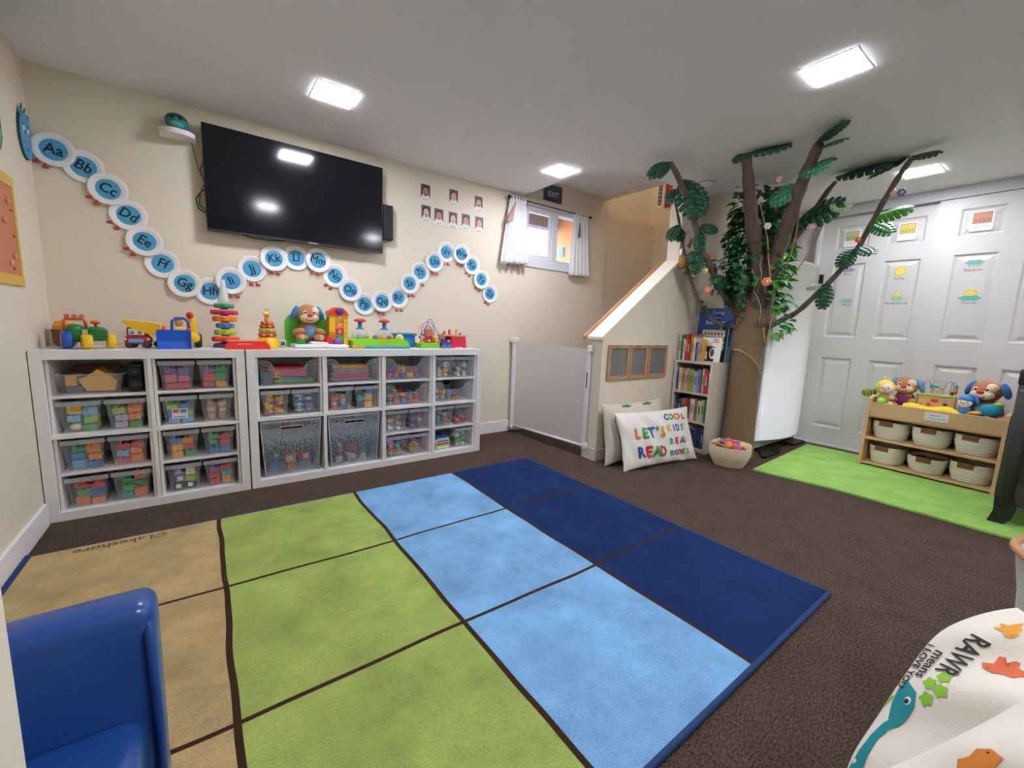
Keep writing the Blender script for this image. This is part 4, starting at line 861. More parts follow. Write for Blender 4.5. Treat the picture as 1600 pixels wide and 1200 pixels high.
q = MB(cm('pink')); q.sph((.012,-.02,.05),.011,10); q.m(cm('skyblue')).sph((.026,-.01,.05),.010,10).sph((-.0,.01,.05),.010,10); q.build('bead', t)
MB(mat('CFA070',.5)).b2((-.04,-.028,0),(.04,.028,.008)).build('wooden_base', t)
t = thing('hammer_bench', 'red toy hammer bench with coloured pegs and scalloped side', 'toy bench', (2.12,-.19,ZT))
for y_ in (-.05,.048): MB(mat('D92B48',.4)).prism([(-.045,0),(-.025,.0),(.018,.022),(.06,0),(.082,0),(.072,.085),(-.05,.085)], xz(y_), xz(y_+.012)).build('side_panel', t)
MB(mat('D9A377',.5)).b2((-.115,-.055,.085),(.085,.065,.097), bev=.002).build('top_board', t); MB(mat('D9A377',.5)).b2((-.105,-.04,0),(-.09,.05,.085)).build('leg', t)
for k, (dx, c_) in enumerate(((-.10,'green'),(-.075,'red'),(-.045,'red'),(-.03,'purple'),(.01,'yellow'),(.025,'orange'),(.045,'black'))): MB(cm(c_)).cyl((dx,-.01+.02*(k % 2),.085),.008,.025+.012*((k*7) % 3),12).build('peg', t)
# ------------------------------------------------------------------ gate
t = thing('baby_gate', 'white retractable mesh gate closing off the foot of the stairs', 'baby gate', (0,0,0))
GW = mat('E4E1E4', .4)
gx0, gy0, gx1, gy1 = 2.805, -.045, 2.825, -.925
MB(GW).cyl((gx0,gy0,.03),.022,.79,20).build('roller_post', t)
MB(GW).b2((gx0-.032,gy0-.03,.80),(gx0+.032,gy0+.043,.845), bev=.008).b2((gx0-.03,gy0-.03,.03),(gx0+.03,gy0+.043,.055), bev=.006).build('post_housing', t)
mb = MB(clear('E6E1DF', .72, .7, 'gate_mesh')); mb.add([(gx0,gy0-.02,.055),(gx1,gy1+.012,.075),(gx1,gy1+.012,.80),(gx0,gy0-.02,.815)], [(0,1,2,3)]); 
o = mb.build('mesh_panel', t); md = o.modifiers.new('thickness','SOLIDIFY'); md.thickness = .0015
MB(GW).tube([(gx0,gy0-.02,.062),(gx1,gy1+.012,.085)], .010, 8).build('hem', t)
MB(GW).b2((gx1-.008,gy1-.005,.06),(gx1+.008,gy1+.03,.82), bev=.003).build('closing_bar', t)
MB(BLK).b2((gx1-.0095,gy1+.008,.52),(gx1-.0075,gy1+.018,.63)).build('grip_slot', t)
for z in (.80,.085): MB(WHITE).b2((gx1-.012,gy1-.02,z-.02),(gx1+.012,gy1+.02,z+.03), bev=.005).torus((gx1-.014,gy1-.01,z),.014,.004,16,6,ax='x').build('latch_bracket', t)
# three wooden frames on the half wall
FW = mat('B9926B', .5, var=(12,.12)); yw = -1.021
for i, (a, b_, l) in enumerate(((2.894,3.125,'left'),(3.130,3.345,'middle'),(3.350,3.60,'right'))):
    t = thing('wooden_frame', 'light wooden picture frame, %s of the three on the stair wall' % l, 'picture frame', ((a+b_)/2, yw, .711))
    h = .127; w_ = (b_-a)/2
    m = MB(FW); m.b2((-w_,-.016,-h),(-w_+.026,0,h), bev=.002); m.b2((w_-.026,-.016,-h),(w_,0,h), bev=.002); m.b2((-w_+.026,-.016,-h),(w_-.026,0,-h+.03), bev=.002); m.b2((-w_+.026,-.016,h-.026),(w_-.026,0,h), bev=.002); m.build('frame', t)
    MB(mat('4E4B48',.25,var=(30,.5))).b2((-w_+.02,-.005,-h+.02),(w_-.02,-.001,h-.02)).build('picture', t)
    MB(clear('DDE3E4',.12,.05,'frame_glass')).b2((-w_+.024,-.0085,-h+.028),(w_-.024,-.0075,h-.024)).build('glass', t)
    m = MB(mat('8A7A5A',.5)); m.tube([(-.03,-.018,h-.03),(-.045,-.02,h-.005),(-.03,-.018,h+.002),(-.01,-.02,h-.015),(.0,-.018,h-.035)], .0018, 6); m.build('twine', t)
# ------------------------------------------------------------------ bookcase and books (front faces the room's left side)
BC = mat('D3C9BC', .5)
bx0, bx1, by0, by1, bh = 3.715, 3.985, -1.356, -1.032, .722
t = thing('bookcase', 'narrow pale bookcase with three shelves beside the burlap tree', 'bookcase', (bx0, (by0+by1)/2, 0))
hw_ = (by1-by0)/2; D_ = bx1-bx0
MB(BC).b2((0,-hw_,0),(D_,-hw_+.018,bh)).build('side_panel', t); MB(BC).b2((0,hw_-.018,0),(D_,hw_,bh)).build('side_panel', t)
MB(BC).b2((-.003,-hw_-.002,bh-.018),(D_,hw_+.002,bh)).build('top_board', t); MB(mat('BDB3A6',.6)).b2((D_-.006,-hw_+.018,.03),(D_,hw_-.018,bh-.018)).build('back_panel', t)
SZ = (.03, .245, .475)
for z in SZ: MB(BC).b2((.004,-hw_+.018,z-.016),(D_-.006,hw_-.018,z)).build('shelf_board', t)
MB(BC).b2((.012,-hw_+.018,0),(.024,hw_-.018,.014)).build('plinth', t)
t['label'] = 'narrow pale bookcase with three shelves beside the burlap tree'
BN = {'D8D5CC':'cream','C5352F':'red','3F8A4E':'green','E6E3DE':'white','8D8379':'grey brown','2E3440':'black','D9A53A':'mustard','9DB3CC':'pale blue','34548C':'blue','B9A6BC':'mauve','A8B04A':'olive','3C4A66':'navy','C98468':'salmon','7E2F36':'maroon','6C8FB8':'sky blue','A9C3B2':'mint','D6C49C':'beige','1F2E52':'dark navy','B2503F':'brick red'}
def book(loc, h, d, th, col, label, lean=0, pagec='EFEBE0'):
    """spine towards -x, thickness along y"""
    t = thing('book', label, 'book', loc, rx=lean)
    m = MB(mat(col,.45)); m.b2((0,-th/2,0),(d,-th/2+.0012,h)); m.b2((0,th/2-.0012,0),(d,th/2,h)); m.b2((0,-th/2+.0012,0),(.0015,th/2-.0012,h)); 
    a = MB(mat({'E6E3DE':'6A5A58','D8D5CC':'7A4A44','C5352F':'E9D9C8','1F2E52':'3E568A','3C4A66':'A8B4C8','2E3440':'8A8F98'}.get(col,'4A4642'),.5)); a.b2((-.0006,-th*.16,h*.36),(.0002,th*.16,h*.74)); 
    o = m.build('cover', t); a.build('spine_title', t)
    MB(mat(pagec,.8)).b2((.0018,-th/2+.0013,.003),(d-.003,th/2-.0013,h-.003)).build('pages', t)
def row(z, cols, hs, name, y=by1-.021, ymin=by0+.021):
    rr = random.Random(int(z*1000)+5); n = len(cols); avail = y-ymin
    ths = [rr.uniform(.6,1.3) for _ in cols]; sc = avail*.985/sum(ths); yy = y
    for i, c_ in enumerate(cols):
        th = ths[i]*sc-.0008
        book((bx0+.018+rr.uniform(0,.012), yy-th/2-.0004, z+.0003), hs*rr.uniform(.78,1.0), .19, th, c_, '%s book, %s from the left on the %s' % (BN[c_], ORD[i], name)); yy -= th+.0008
row(.475, ['34548C','D8D5CC','A8B04A','D9A53A','D8D5CC','B9A6BC','A8B04A','A8B04A','E6E3DE','9DB3CC','6C8FB8','7E2F36','D8D5CC','C98468','C5352F','E6E3DE'], .195, 'first shelf')
row(.245, ['2E3440','3C4A66','8D8379','C98468','B2503F','7E2F36','D6C49C','E6E3DE','8D8379','D6C49C','A9C3B2','3F8A4E'], .19, 'second shelf')
row(.03, ['2E3440','34548C','8D8379','3F8A4E','D8D5CC','1F2E52','34548C','1F2E52','3C4A66'], .185, 'lowest shelf')
row(.7225, ['D8D5CC','3F8A4E','E6E3DE','C5352F','C5352F','8D8379','D9A53A','E6E3DE'], .215, 'bookcase top', y=by1-.005, ymin=by1-.155)
row(.7227, ['2E3440','9DB3CC','B9A6BC','D9A53A'], .18, 'bookcase top behind the photo-cover book', y=by1-.157, ymin=by1-.215)
# big picture books standing face out behind
def cover_book(loc, w_, h, th, label, draw, lean, base, name='picture_book'):
    t = thing(name, label, 'book', loc, rx=0, ry=lean); MB(base).b2((0,-w_/2,0),(th,w_/2,h), bev=.001).build('cover', t)
    MB(mat('EFEBE0',.8)).b2((.0015,-w_/2-.0004,.002),(th-.0015,-w_/2+.002,h+.0004)).build('pages', t)
    F = lambda a, b_: (-.0004, -a, b_)
    m = MB(); draw(m, F, w_, h); m.build('cover_art', t)
TH = (-.0005,0,0)
def d1(m, F, w_, h):
    for s_, z_, sz, x_ in (('Going',.98,.040,.015),('on a',.885,.028,.015),('Bear Hunt',.79,.040,.0)):
        m.m(mat('F2E9B8',.5)); m.text(s_, sz, lambda a, b_, z_=z_, x_=x_: (-.0012,-(a+x_),b_+h*(z_-.06)), sx=.95)
    m.m(mat('2A62A8',.5)); m.card(rect(-w_/2+.002,.004,w_/2-.002,h*.40), F, TH); m.m(mat('3E9AA8',.5)); m.card([(.0,.004),(w_/2-.003,.004),(w_/2-.003,h*.3),(.08,h*.26),(.03,h*.12)], lambda a, b_: (-.0012,-a,b_), TH)
cover_book((3.930,-1.215,.7235), .29, .425, .012, 'big blue picture book titled Going on a Bear Hunt', d1, math.radians(4), mat('1C4C93',.3))
def d2(m, F, w_, h):
    m.m(mat('B9B0A0',.5)); m.card(rect(-w_/2+.01,h*.35,w_/2-.02,h-.01), F, TH); m.m(mat('2F3742',.5)); m.card(rect(-w_/2+.01,h*.62,w_/2-.02,h*.74), lambda a, b_: (-.0012,-a,b_), TH)
    m.m(mat('2A3A78',.5)); m.card(blob(.02,h*.52,.06,.02,5,.2), lambda a, b_: (-.0012,-a,b_), TH)
    m.m(INK)
    for k in range(6): m.card(ell(-.07+.027*k,h*.84,.007,.010,10), lambda a, b_: (-.0018,-a,b_), TH)
cover_book((3.895,-1.235,.7235), .22, .262, .012, 'dark landscape picture book standing in front of the blue book', d2, math.radians(4), mat('20242E',.3))
def d3(m, F, w_, h):
    G = lambda o: (lambda a, b_: (o,-a,b_))
    m.m(mat('14141A',.3)); m.card([(-w_/2+.004,.004),(w_/2-.045,.004),(w_/2-.045,h*.62),(-.02,h*.66),(-w_/2+.004,h*.55)], F, TH)
    m.m(mat('EDE4CE',.4)); m.card(ell(.02,h*.36,.028,.045,24), G(-.0012), TH); m.m(mat('4A4A46',.4)); m.card(ell(.014,h*.38,.016,.032,20), G(-.0020), TH)
    m.m(mat('F0ECE4',.4)); m.card([(-.065,.012),(-.05,.012),(-.058,h*.48),(-.072,h*.48)], G(-.0012), TH); m.card([(-.035,.02),(-.022,.02),(-.028,h*.42),(-.042,h*.42)], G(-.0012), TH)
    m.m(mat('E0A83A',.4)); m.card(rect(-.075,h*.48,-.05,h*.58), G(-.0012), TH); m.m(mat('8A3A5A',.4)); m.card(ell(-.045,h*.58,.012,.008), G(-.0018), TH)
    m.m(mat('D0512F',.4)); m.card(rect(.0,h*.80,.055,h*.84), F, TH); m.card(rect(.015,h*.88,.055,h*.92), F, TH); m.m(mat('7A8A5A',.4)); m.card(rect(.0,h*.93,.04,h*.955), F, TH)
    m.m(mat('C9C3BC',.4)); m.card(blob(-.03,h*.72,.035,.018,5,.15), F, TH)
cover_book((3.785,-1.283,.7235), .155, .192, .010, 'white picture book with a black photo cover in front, bookcase top', d3, math.radians(7), mat('E9E6E2',.3))
def d4(m, F, w_, h):
    G = lambda o: (lambda a, b_: (o,-a,b_)); rr = random.Random(9)
    m.m(mat('7FB4B8',.5)); m.card(rect(-w_/2+.002,h*.45,w_/2-.002,h-.003), F, TH)
    for k in range(14): m.m(mat(rr.choice(['4E7A42','8A6A3A','B8493A','6FA05A']),.6)); m.card(blob(rr.uniform(-w_/2+.02,w_/2-.02), rr.uniform(.03,h*.75), .012, .016, 5, .2), G(-.0012-.0003*k), (-.0003,0,0))
cover_book((3.955,-1.333,.7235), .14, .30, .008, 'green garden picture book tucked between bookcase top and tree', d4, math.radians(3), mat('2F4F38',.4))
# ------------------------------------------------------------------ the indoor tree
t = thing('indoor_tree', 'tall decorative tree with burlap trunk and paper branches reaching the ceiling', 'decorative tree', (3.97,-1.475,0))
BU = mat('8A7055', .95, bump=(220,1), var=(40,.3)); BR = mat('6B5850', .85, bump=(70,.6), var=(18,.25))
q = MB(BU); TX, TY = 3.97, -1.475
n = 26; vs = []; prof = [(0,.125,0,0),(.02,.118,0,0),(.25,.112,.0,.0),(.45,.108,.0,.0),(.60,.098,-.01,.0),(.72,.098,-.01,0),(.85,.104,.0,0),(.98,.108,.01,0),(1.10,.098,.02,0),(1.22,.08,.03,0)]
for z, r_, dx, dy in prof:
    for k in range(n):
        a = 2*PI*k/n; rr_ = r_*(1+.035*math.sin(5*a+z*4)+.02*math.sin(9*a-z*7)); vs.append((dx+rr_*math.cos(a), dy+rr_*math.sin(a), z))
q.add(vs, [(i*n+k, i*n+(k+1) % n, (i+1)*n+(k+1) % n, (i+1)*n+k) for i in range(len(prof)-1) for k in range(n)], True); tr = q.build('burlap_trunk', t)
q = MB(mat('B59A78',.9)); q.tube([(.0+.106*math.cos(a), .106*math.sin(a), .66+.17*math.sin(a*.75-.5)) for a in [2.4+.25*k for k in range(15)]], .006, 8); q.build('tie_rope', t)
def pathr(pts, n=5):
    P_ = [Vector(p)-Vector((TX,TY,0)) for p in pts]; out = []
    for i in range(len(P_)-1):
        a = P_[max(i-1,0)]; b_ = P_[i]; c2_ = P_[i+1]; d_ = P_[min(i+2,len(P_)-1)]
        for k in range(n):
            s_ = k/n; out.append(.5*((2*b_)+(c2_-a)*s_+(2*a-5*b_+4*c2_-d_)*s_*s_+(3*b_-3*c2_+d_-a)*s_**3))
    out.append(P_[-1]); return out
def branch(pts, r0, r1, name='branch'):
    P_ = pathr(pts); N = len(P_); rs = [(r0+(r1-r0)*i/(N-1))*(1+.08*math.sin(i*1.7)) for i in range(N)]
    MB(BR).tube(P_, rs, 12).build(name, t); return P_
branch([(3.98,-1.49,1.0),(3.99,-1.49,1.2),(4.01,-1.5,1.36),(4.03,-1.5,1.5)], .092, .045)
Pa = branch([(3.93,-1.40,1.00),(3.87,-1.25,1.04),(3.79,-1.17,1.16),(3.69,-1.12,1.36),(3.61,-1.10,1.53),(3.53,-1.10,1.70),(3.43,-1.10,1.88)], .014, .009)
Pb = branch([(3.98,-1.42,1.03),(3.81,-1.30,1.29),(3.69,-1.27,1.45),(3.59,-1.25,1.55),(3.43,-1.26,1.73),(3.3,-1.27,1.85),(3.16,-1.28,1.96),(3.07,-1.28,2.015)], .024, .017)
Pc = branch([(4.0,-1.48,1.15),(3.88,-1.50,1.50),(3.67,-1.54,1.74),(3.48,-1.59,1.90),(3.31,-1.64,2.01)], .060, .026)
Pd = branch([(4.03,-1.5,1.18),(3.95,-1.60,1.47),(3.83,-1.70,1.66),(3.66,-1.81,1.83),(3.54,-1.90,1.94),(3.42,-1.98,2.01)], .058, .026)
Pe = branch([(4.05,-1.50,1.30),(4.12,-1.57,1.54),(4.14,-1.71,1.76),(4.12,-1.81,1.93),(4.12,-1.86,2.0)], .034, .012)
Pf = branch([(4.06,-1.52,.97),(4.17,-1.62,1.07),(4.20,-1.7,1.13),(4.21,-1.8,1.25),(4.21,-1.89,1.36),(4.19,-2.0,1.52),(4.16,-2.06,1.65),(4.11,-2.14,1.83),(4.07,-2.21,1.96),(4.05,-2.25,2.02)], .020, .015)
branch([(4.05,-1.47,1.3),(4.08,-1.48,1.6),(4.05,-1.50,1.85),(4.04,-1.52,2.0)], .05, .045)
TW = mat('A98B68', .8)
q = MB(TW)
for a in ([(3.95,-1.62,1.05),(3.93,-1.64,1.25),(4.0,-1.66,1.42),(3.94,-1.72,1.6),(3.80,-1.78,1.75)], [(4.05,-1.64,1.3),(4.08,-1.75,1.5),(3.98,-1.84,1.62),(3.9,-1.9,1.72)], [(3.72,-1.56,1.85),(3.80,-1.60,1.62),(3.86,-1.60,1.48),(3.88,-1.63,1.3)], [(3.86,-1.62,1.0),(3.92,-1.63,.88),(3.95,-1.63,1.05),(4.02,-1.62,1.12)]): q.tube(pathr(a), .005, 6)
q.build('twine', t)
def monstera(mb, base, tip, up, W, droop=.15, lobes=7, cup=.2):
    base, tip, up = Vector(base), Vector(tip), Vector(up).normalized(); ax = tip-base; L = ax.length; ax.normalize(); sd = ax.cross(up).normalized(); up = sd.cross(ax)
    def mid(s_): return base+ax*L*s_-up*droop*L*s_*s_
    def pt(s_, w_, sg): 
        W_ = W*(math.sin(PI*min(1,s_*.92+.08))**.6)
        return mid(min(1.0,s_+.10*w_))+sd*sg*W_*w_+up*(-cup*W*w_*w_)
    for sg in (-1,1):
        for k in range(lobes):
            s0, s2 = k/lobes, (k+1)/lobes; s1 = (k+.86)/lobes; sm_ = (s0+s1)/2
            mb.add([pt(s0,0,sg), pt(s2,0,sg), pt(s2,.3,sg), pt(s0,.3,sg), pt(s2,.58,sg), pt(s0,.58,sg)], [(0,1,2,3),(3,2,4,5)], True)
            mb.add([pt(s0,.58,sg), pt(s1,.58,sg), pt(s1,.85,sg), pt(s0,.85,sg), pt(s1-.01,.97,sg), pt(sm_,1.03,sg), pt(s0+.01,.97,sg)], [(0,1,2,3),(3,2,4,5,6)], True)
LG = mat('1E5238', .4, var=(25,.25)); LG2 = mat('2F7A3A', .4, var=(25,.25)); LG3 = mat('4FA03C', .4, var=(25,.2)); LP = mat('A9C79A', .5)
def big_leaf(base, tip, up, W, m_=None, **k):
    o = Vector((TX,TY,0)); mb = MB(m_ or LG); monstera(mb, Vector(base)-o, Vector(tip)-o, up, W, **k); ob = mb.build('large_leaf', t)
    md = ob.modifiers.new('thickness','SOLIDIFY'); md.thickness = .002; return ob
Z = Vector((0,0,1))
V = (-.8,-.45,.35)
def BL(base, tip, W, up=V, **k): return big_leaf(base, tip, up, W, **k)
BL((3.09,-1.28,2.025),(2.95,-1.22,1.965),.055, droop=.3)
BL((3.05,-1.28,2.02),(2.98,-1.26,1.93),.035, droop=.2)
BL((3.24,-1.26,1.96),(3.37,-1.36,1.73),.105, droop=.05); BL((3.33,-1.27,1.90),(3.20,-1.19,1.86),.065)
BL((3.50,-1.10,1.74),(3.42,-1.08,1.63),.05); BL((3.52,-1.10,1.72),(3.50,-1.12,1.62),.04)
BL((3.50,-1.27,1.67),(3.50,-1.28,1.53),.045); BL((3.47,-1.27,1.68),(3.60,-1.36,1.70),.05)
BL((3.58,-1.26,1.52),(3.54,-1.22,1.38),.05); BL((3.6,-1.26,1.53),(3.50,-1.18,1.49),.045)
BL((3.30,-1.63,2.03),(3.38,-1.86,2.03),.06, up=(-.6,-.3,.75), droop=-.05); BL((3.30,-1.65,2.02),(3.26,-1.58,2.0),.03)
BL((3.42,-1.98,2.02),(3.24,-2.14,2.03),.06, up=(-.55,-.1,.8), droop=.0); BL((3.44,-1.99,2.0),(3.32,-2.12,1.99),.045, up=(-.7,-.2,.6))
BL((3.56,-1.84,1.93),(3.46,-2.04,1.92),.07, m_=mat('3F8A62',.45), droop=.03); BL((3.64,-1.84,1.88),(3.60,-1.66,1.81),.065, m_=mat('3F8A62',.45))
BL((4.12,-1.85,2.03),(4.02,-2.17,2.02),.085, up=(-.62,0,.78), droop=.02)
BL((4.05,-2.24,2.035),(4.20,-2.02,2.03),.085, up=(-.62,0,.78), droop=.02); BL((4.04,-2.25,2.03),(3.94,-2.38,2.0),.05, up=(-.6,0,.7), droop=.1)
BL((4.15,-2.07,1.72),(4.06,-2.27,1.75),.05, m_=LG3, droop=.1, cup=.4); BL((4.15,-2.07,1.70),(4.10,-2.20,1.63),.06, m_=LG2)
BL((4.18,-2.0,1.55),(4.10,-1.96,1.43),.055); BL((4.17,-2.02,1.56),(4.08,-2.12,1.51),.055)
BL((4.19,-1.87,1.34),(4.17,-1.87,1.15),.055); BL((4.19,-1.84,1.32),(4.18,-1.74,1.30),.022, m_=LP)
BL((3.95,-1.70,1.72),(3.85,-1.99,1.79),.10, droop=.05); BL((3.88,-1.92,1.79),(3.86,-2.03,1.76),.045, m_=LP)
BL((3.86,-1.5,1.95),(3.66,-1.56,1.93),.08, up=(-.6,-.4,.65)); BL((3.85,-1.6,1.93),(3.64,-1.74,1.90),.085, up=(-.6,-.4,.65)); BL((3.9,-1.42,1.97),(3.74,-1.42,1.95),.08, up=(-.6,-.4,.65))
BL((3.84,-1.38,1.30),(3.70,-1.31,1.36),.055)
# small vine leaves
def leaflet(mb, p, d, up, L, W):
    d = d.normalized(); s_ = d.cross(up)
    if s_.length < .05: s_ = Vector((1,0,0))
    s_.normalize(); u_ = s_.cross(d)
    pts = [p, p+d*L*.3+s_*W*.8+u_*.12*L, p+d*L*.62+s_*W*.8+u_*.1*L, p+d*L-u_*.1*L, p+d*L*.62-s_*W*.8+u_*.1*L, p+d*L*.3-s_*W*.8+u_*.12*L, p+d*L*.5]
    mb.add(pts, [(0,1,6),(1,2,6),(2,3,6),(3,4,6),(4,5,6),(5,0,6)], True)
rr = random.Random(11); fo = MB(LG)
def cloud(n, fn, Ls=(.035,.075), mats=(LG,LG2,LG2)):
    for _ in range(n):
        p, out = fn(); fo.m(rr.choice(mats)); L = rr.uniform(*Ls)
        d = (out+Vector((rr.uniform(-.6,.6), rr.uniform(-.6,.6), rr.uniform(-1.0,.25))))
        leaflet(fo, p, d, Vector((rr.uniform(-.4,.4), rr.uniform(-.4,.4), 1)), L, L*.36)
def around(z0, z1, r0, r1, cx=0, cy=0, a0=2.2, a1=5.6):
    def fn():
        z = rr.uniform(z0, z1); a = rr.uniform(a0, a1); s_ = rr.uniform(r0, r1); out = Vector((math.cos(a), math.sin(a), 0)); return Vector((cx+s_*out.x, cy+s_*out.y, z)), out
    return fn
cloud(360, around(1.26,1.84,.05,.15,-.05,.04,1.3,4.0), (.045,.085)); cloud(210, around(1.55,1.97,.05,.18,-.03,.02), (.045,.085)); cloud(70, around(1.17,1.34,.09,.13,-.02,.02,1.7,3.6), (.04,.065)); cloud(80, around(1.78,2.0,.05,.18,-.04,.0), (.045,.085))
cloud(8, around(1.04,1.15,.11,.12,-.0,.0,2.4,3.4)); 
cloud(90, around(1.15,1.58,.08,.15,.03,-.04,4.0,5.6), (.06,.10), (LG2,LG3,LG3)); cloud(24, around(.95,1.22,.13,.2,.04,-.03,4.2,5.4), (.06,.09), (LG3,LG2)); cloud(10, lambda: (Vector((.14+rr.uniform(-.03,.09), -.12+rr.uniform(-.06,.03), 1.0+rr.uniform(-.05,.04))), Vector((0,-.6,-.5))), (.05,.08), (LG3,LG2))
cloud(30, lambda: (Pb[rr.randrange(3,12)]+Vector((rr.uniform(-.03,.03),rr.uniform(-.03,.03),0)), Vector((-.4,-.3,0))), (.05,.07)); cloud(14, lambda: (Pa[rr.randrange(2,20)], Vector((-.4,-.3,0))), (.05,.07))
fol = fo.build('vine_foliage', t)
vn = MB(mat('9FB07A',.6))
for _ in range(9):
    a = rr.uniform(2.2,5.2); z = rr.uniform(1.3,1.9); pts = []
    for k in range(9): pts.append((.15*math.cos(a)+rr.uniform(-.015,.015), .15*math.sin(a)+rr.uniform(-.015,.015), z-k*.05)); a += .08
    vn.tube(pts, .0025, 5)
vn.build('vine_stems', t)
fw = [((3.82,-1.62,1.32),'E88A62',.03),((3.71,-1.26,1.27),'E87E7E',.024),((3.62,-1.27,1.40),'E4E07A',.02),((3.66,-1.28,1.52),'F08A5E',.016),((3.98,-1.64,1.10),'EBE69A',.022),((3.72,-1.63,1.68),'F0EDEA',.022),((3.86,-1.84,1.66),'C8A8B4',.026),((4.15,-2.02,1.60),'E8734A',.018),((4.10,-2.17,1.86),'E8B8B0',.018),((4.08,-2.22,1.84),'7A7AA8',.022),((3.62,-1.88,1.98),'C86A8A',.022),((3.55,-1.60,1.86),'E86A7A',.016),((3.60,-1.72,1.93),'E8C49A',.02),((3.83,-1.34,1.60),'F0EDEA',.012),((3.84,-1.32,1.45),'F0EDEA',.016),((3.29,-1.28,1.88),'EDEBF0',.016),((3.82,-1.36,1.78),'F0EDEA',.010)]
for i, (p, c_, s_) in enumerate(fw):
    m = MB(mat(c_,.6)); o = Vector(p)-Vector((TX,TY,0))
    for k in range(6):
        a = k*PI/3; m.sph(o+Vector((-.3*s_*math.cos(a)*.3, s_*.6*math.cos(a), s_*.6*math.sin(a))), (s_*.5,s_*.5,s_*.5), 8)
    m.m(mat('F3D9A0',.6)).sph(o+Vector((-s_*.45,-s_*.3,0)), s_*.3, 8); m.build('paper_flower', t)
# hanging pouch at the stair end
t = thing('hanging_pouch', 'tan woven pouch with a white lining hanging by the stair cap', 'pouch', (3.64,-1.085,1.44))
MB(mat('B57F4A',.8,bump=(150,.5))).lathe([(0,0),(.03,.004),(.042,.03),(.043,.09),(.035,.10)], n=20).build('woven_cup', t); MB(mat('EDE8E2',.8)).lathe([(.035,.09),(.044,.105),(.04,.14),(.03,.15),(.0,.15)], n=24, lobes=9, lob=.07).build('white_lining', t)
m = MB(mat('A98468',.9)); m.tube([(.0,0,.14),(.02,-.01,.19),(.045,-.01,.22),(.055,0,.19),(.035,.0,.16)], .012, 8); m.build('curled_stem', t)
m = MB(TW); m.tube([(-.042,0,.08),(-.045,.0,.16),(-.02,0,.25),(.0,0,.27),(.03,0,.24),(.042,0,.08)], .003, 6); m.build('cord', t)
# things on the far wall of the stair shaft
t = thing('stair_poster', 'narrow black and white poster high on the stair wall', 'poster', (4.75,-.005,2.43)); YZ = lambda o: (lambda a, b_: (o,-a,b_))
MB(WHITE).b2((-.006,-.055,-.13),(0,.02,.13)).build('sheet', t); m = MB(mat('4A4A44',.6)); m.card(rect(-.005,-.10,.042,.11), YZ(-.006), TH); m.m(mat('B8B29E',.6))
for k in range(5): m.card(blob(.018,-.075+.04*k,.012,.012,4,.2), YZ(-.007), TH)
m.build('print', t)
t = thing('red_board', 'red striped board on the stair wall behind the tree leaf', 'board', (4.75,-.20,2.42))
MB(mat('8E2430',.5)).b2((-.012,-.14,-.13),(0,.11,.12)).build('board', t); m = MB(mat('C98A8A',.5))
for k in range(6): m.card([(-.06,-.09+.035*k),(.07,-.085+.035*k),(.07,-.078+.035*k),(-.06,-.083+.035*k)], YZ(-.012), TH)
m.build('stripes', t)
# ------------------------------------------------------------------ freezer in the alcove with a jacket behind
t = thing('freezer', 'white upright freezer with a curved door beside the closet', 'freezer', (4.57,-1.5,0)); FZ = mat('EDEEF0', .22)
MB(mat('C3C3C1',.35)).b2((-.42,-.02,.03),(.42,.56,1.50), bev=.008).build('cabinet', t)
arc = [(-.425+.85*k/16, -.045-.085*math.sin(PI*k/16)) for k in range(17)]
m = MB(FZ); m.prism([(.425,-.022)]+[(-.425,-.022)]+arc, lambda a, b_: (a,b_,.10), lambda a, b_: (a,b_,1.535), True); o = m.build('door', t)
for p in o.data.polygons:
    if abs(p.normal.z) > .9: p.use_smooth = False
m = MB(mat('C9CACD',.3)); m.tube([(a*1.001,b_*1.0-.0005,1.518) for a, b_ in arc], .0022, 6); m.build('top_seam', t)
MB(BLK).b2((.40,-.085,1.38),(.43,-.055,1.49), bev=.004).build('handle', t)
MB(mat('A9AEA6',.5)).b2((-.40,-.03,.03),(.42,-.02,.10)).build('kick_plate', t)
MB(BLK).prism([(-.45,-.03),(-.30,-.03),(-.26,-.12),(-.36,-.16),(-.62,-.17),(-.66,-.15)], lambda a, b_: (a+.12,b_,.0), lambda a, b_: (a+.12,b_,.022)).build('foot', t)
MB(BLK).b2((.12,-.13,0),(.36,-.03,.02), bev=.004).build('foot', t)
for (a, b_) in ((-.36,.1),(.36,.1),(-.36,.5),(.36,.5)): MB(BLK).cyl((a,b_,0),.025,.032,12).build('rear_foot', t)
t = thing('jacket', 'black and red jacket hanging on the wall above the freezer', 'jacket', (5.05,-1.22,1.885))
q = MB(mat('22252F',.8)); q.sph((-.05,-.07,-.10),(.04,.045,.24),18); q.sph((-.05,.10,-.10),(.045,.06,.24),18); q.sph((-.05,.02,-.18),(.04,.14,.16),18); q.build('black_panels', t)
q = MB(mat('A8283A',.8)); q.sph((-.075,.01,-.06),(.035,.05,.13),18); q.sph((-.08,.10,-.16),(.03,.02,.18),12); q.build('red_panels', t)
MB(WHITE).sph((-.115,-.02,-.13),(.004,.022,.008),8).build('white_logo_stripe', t); MB(mat('888888',.4,1)).b2((-.03,-.005,.10),(0,.005,.14)).build('wall_hook', t)
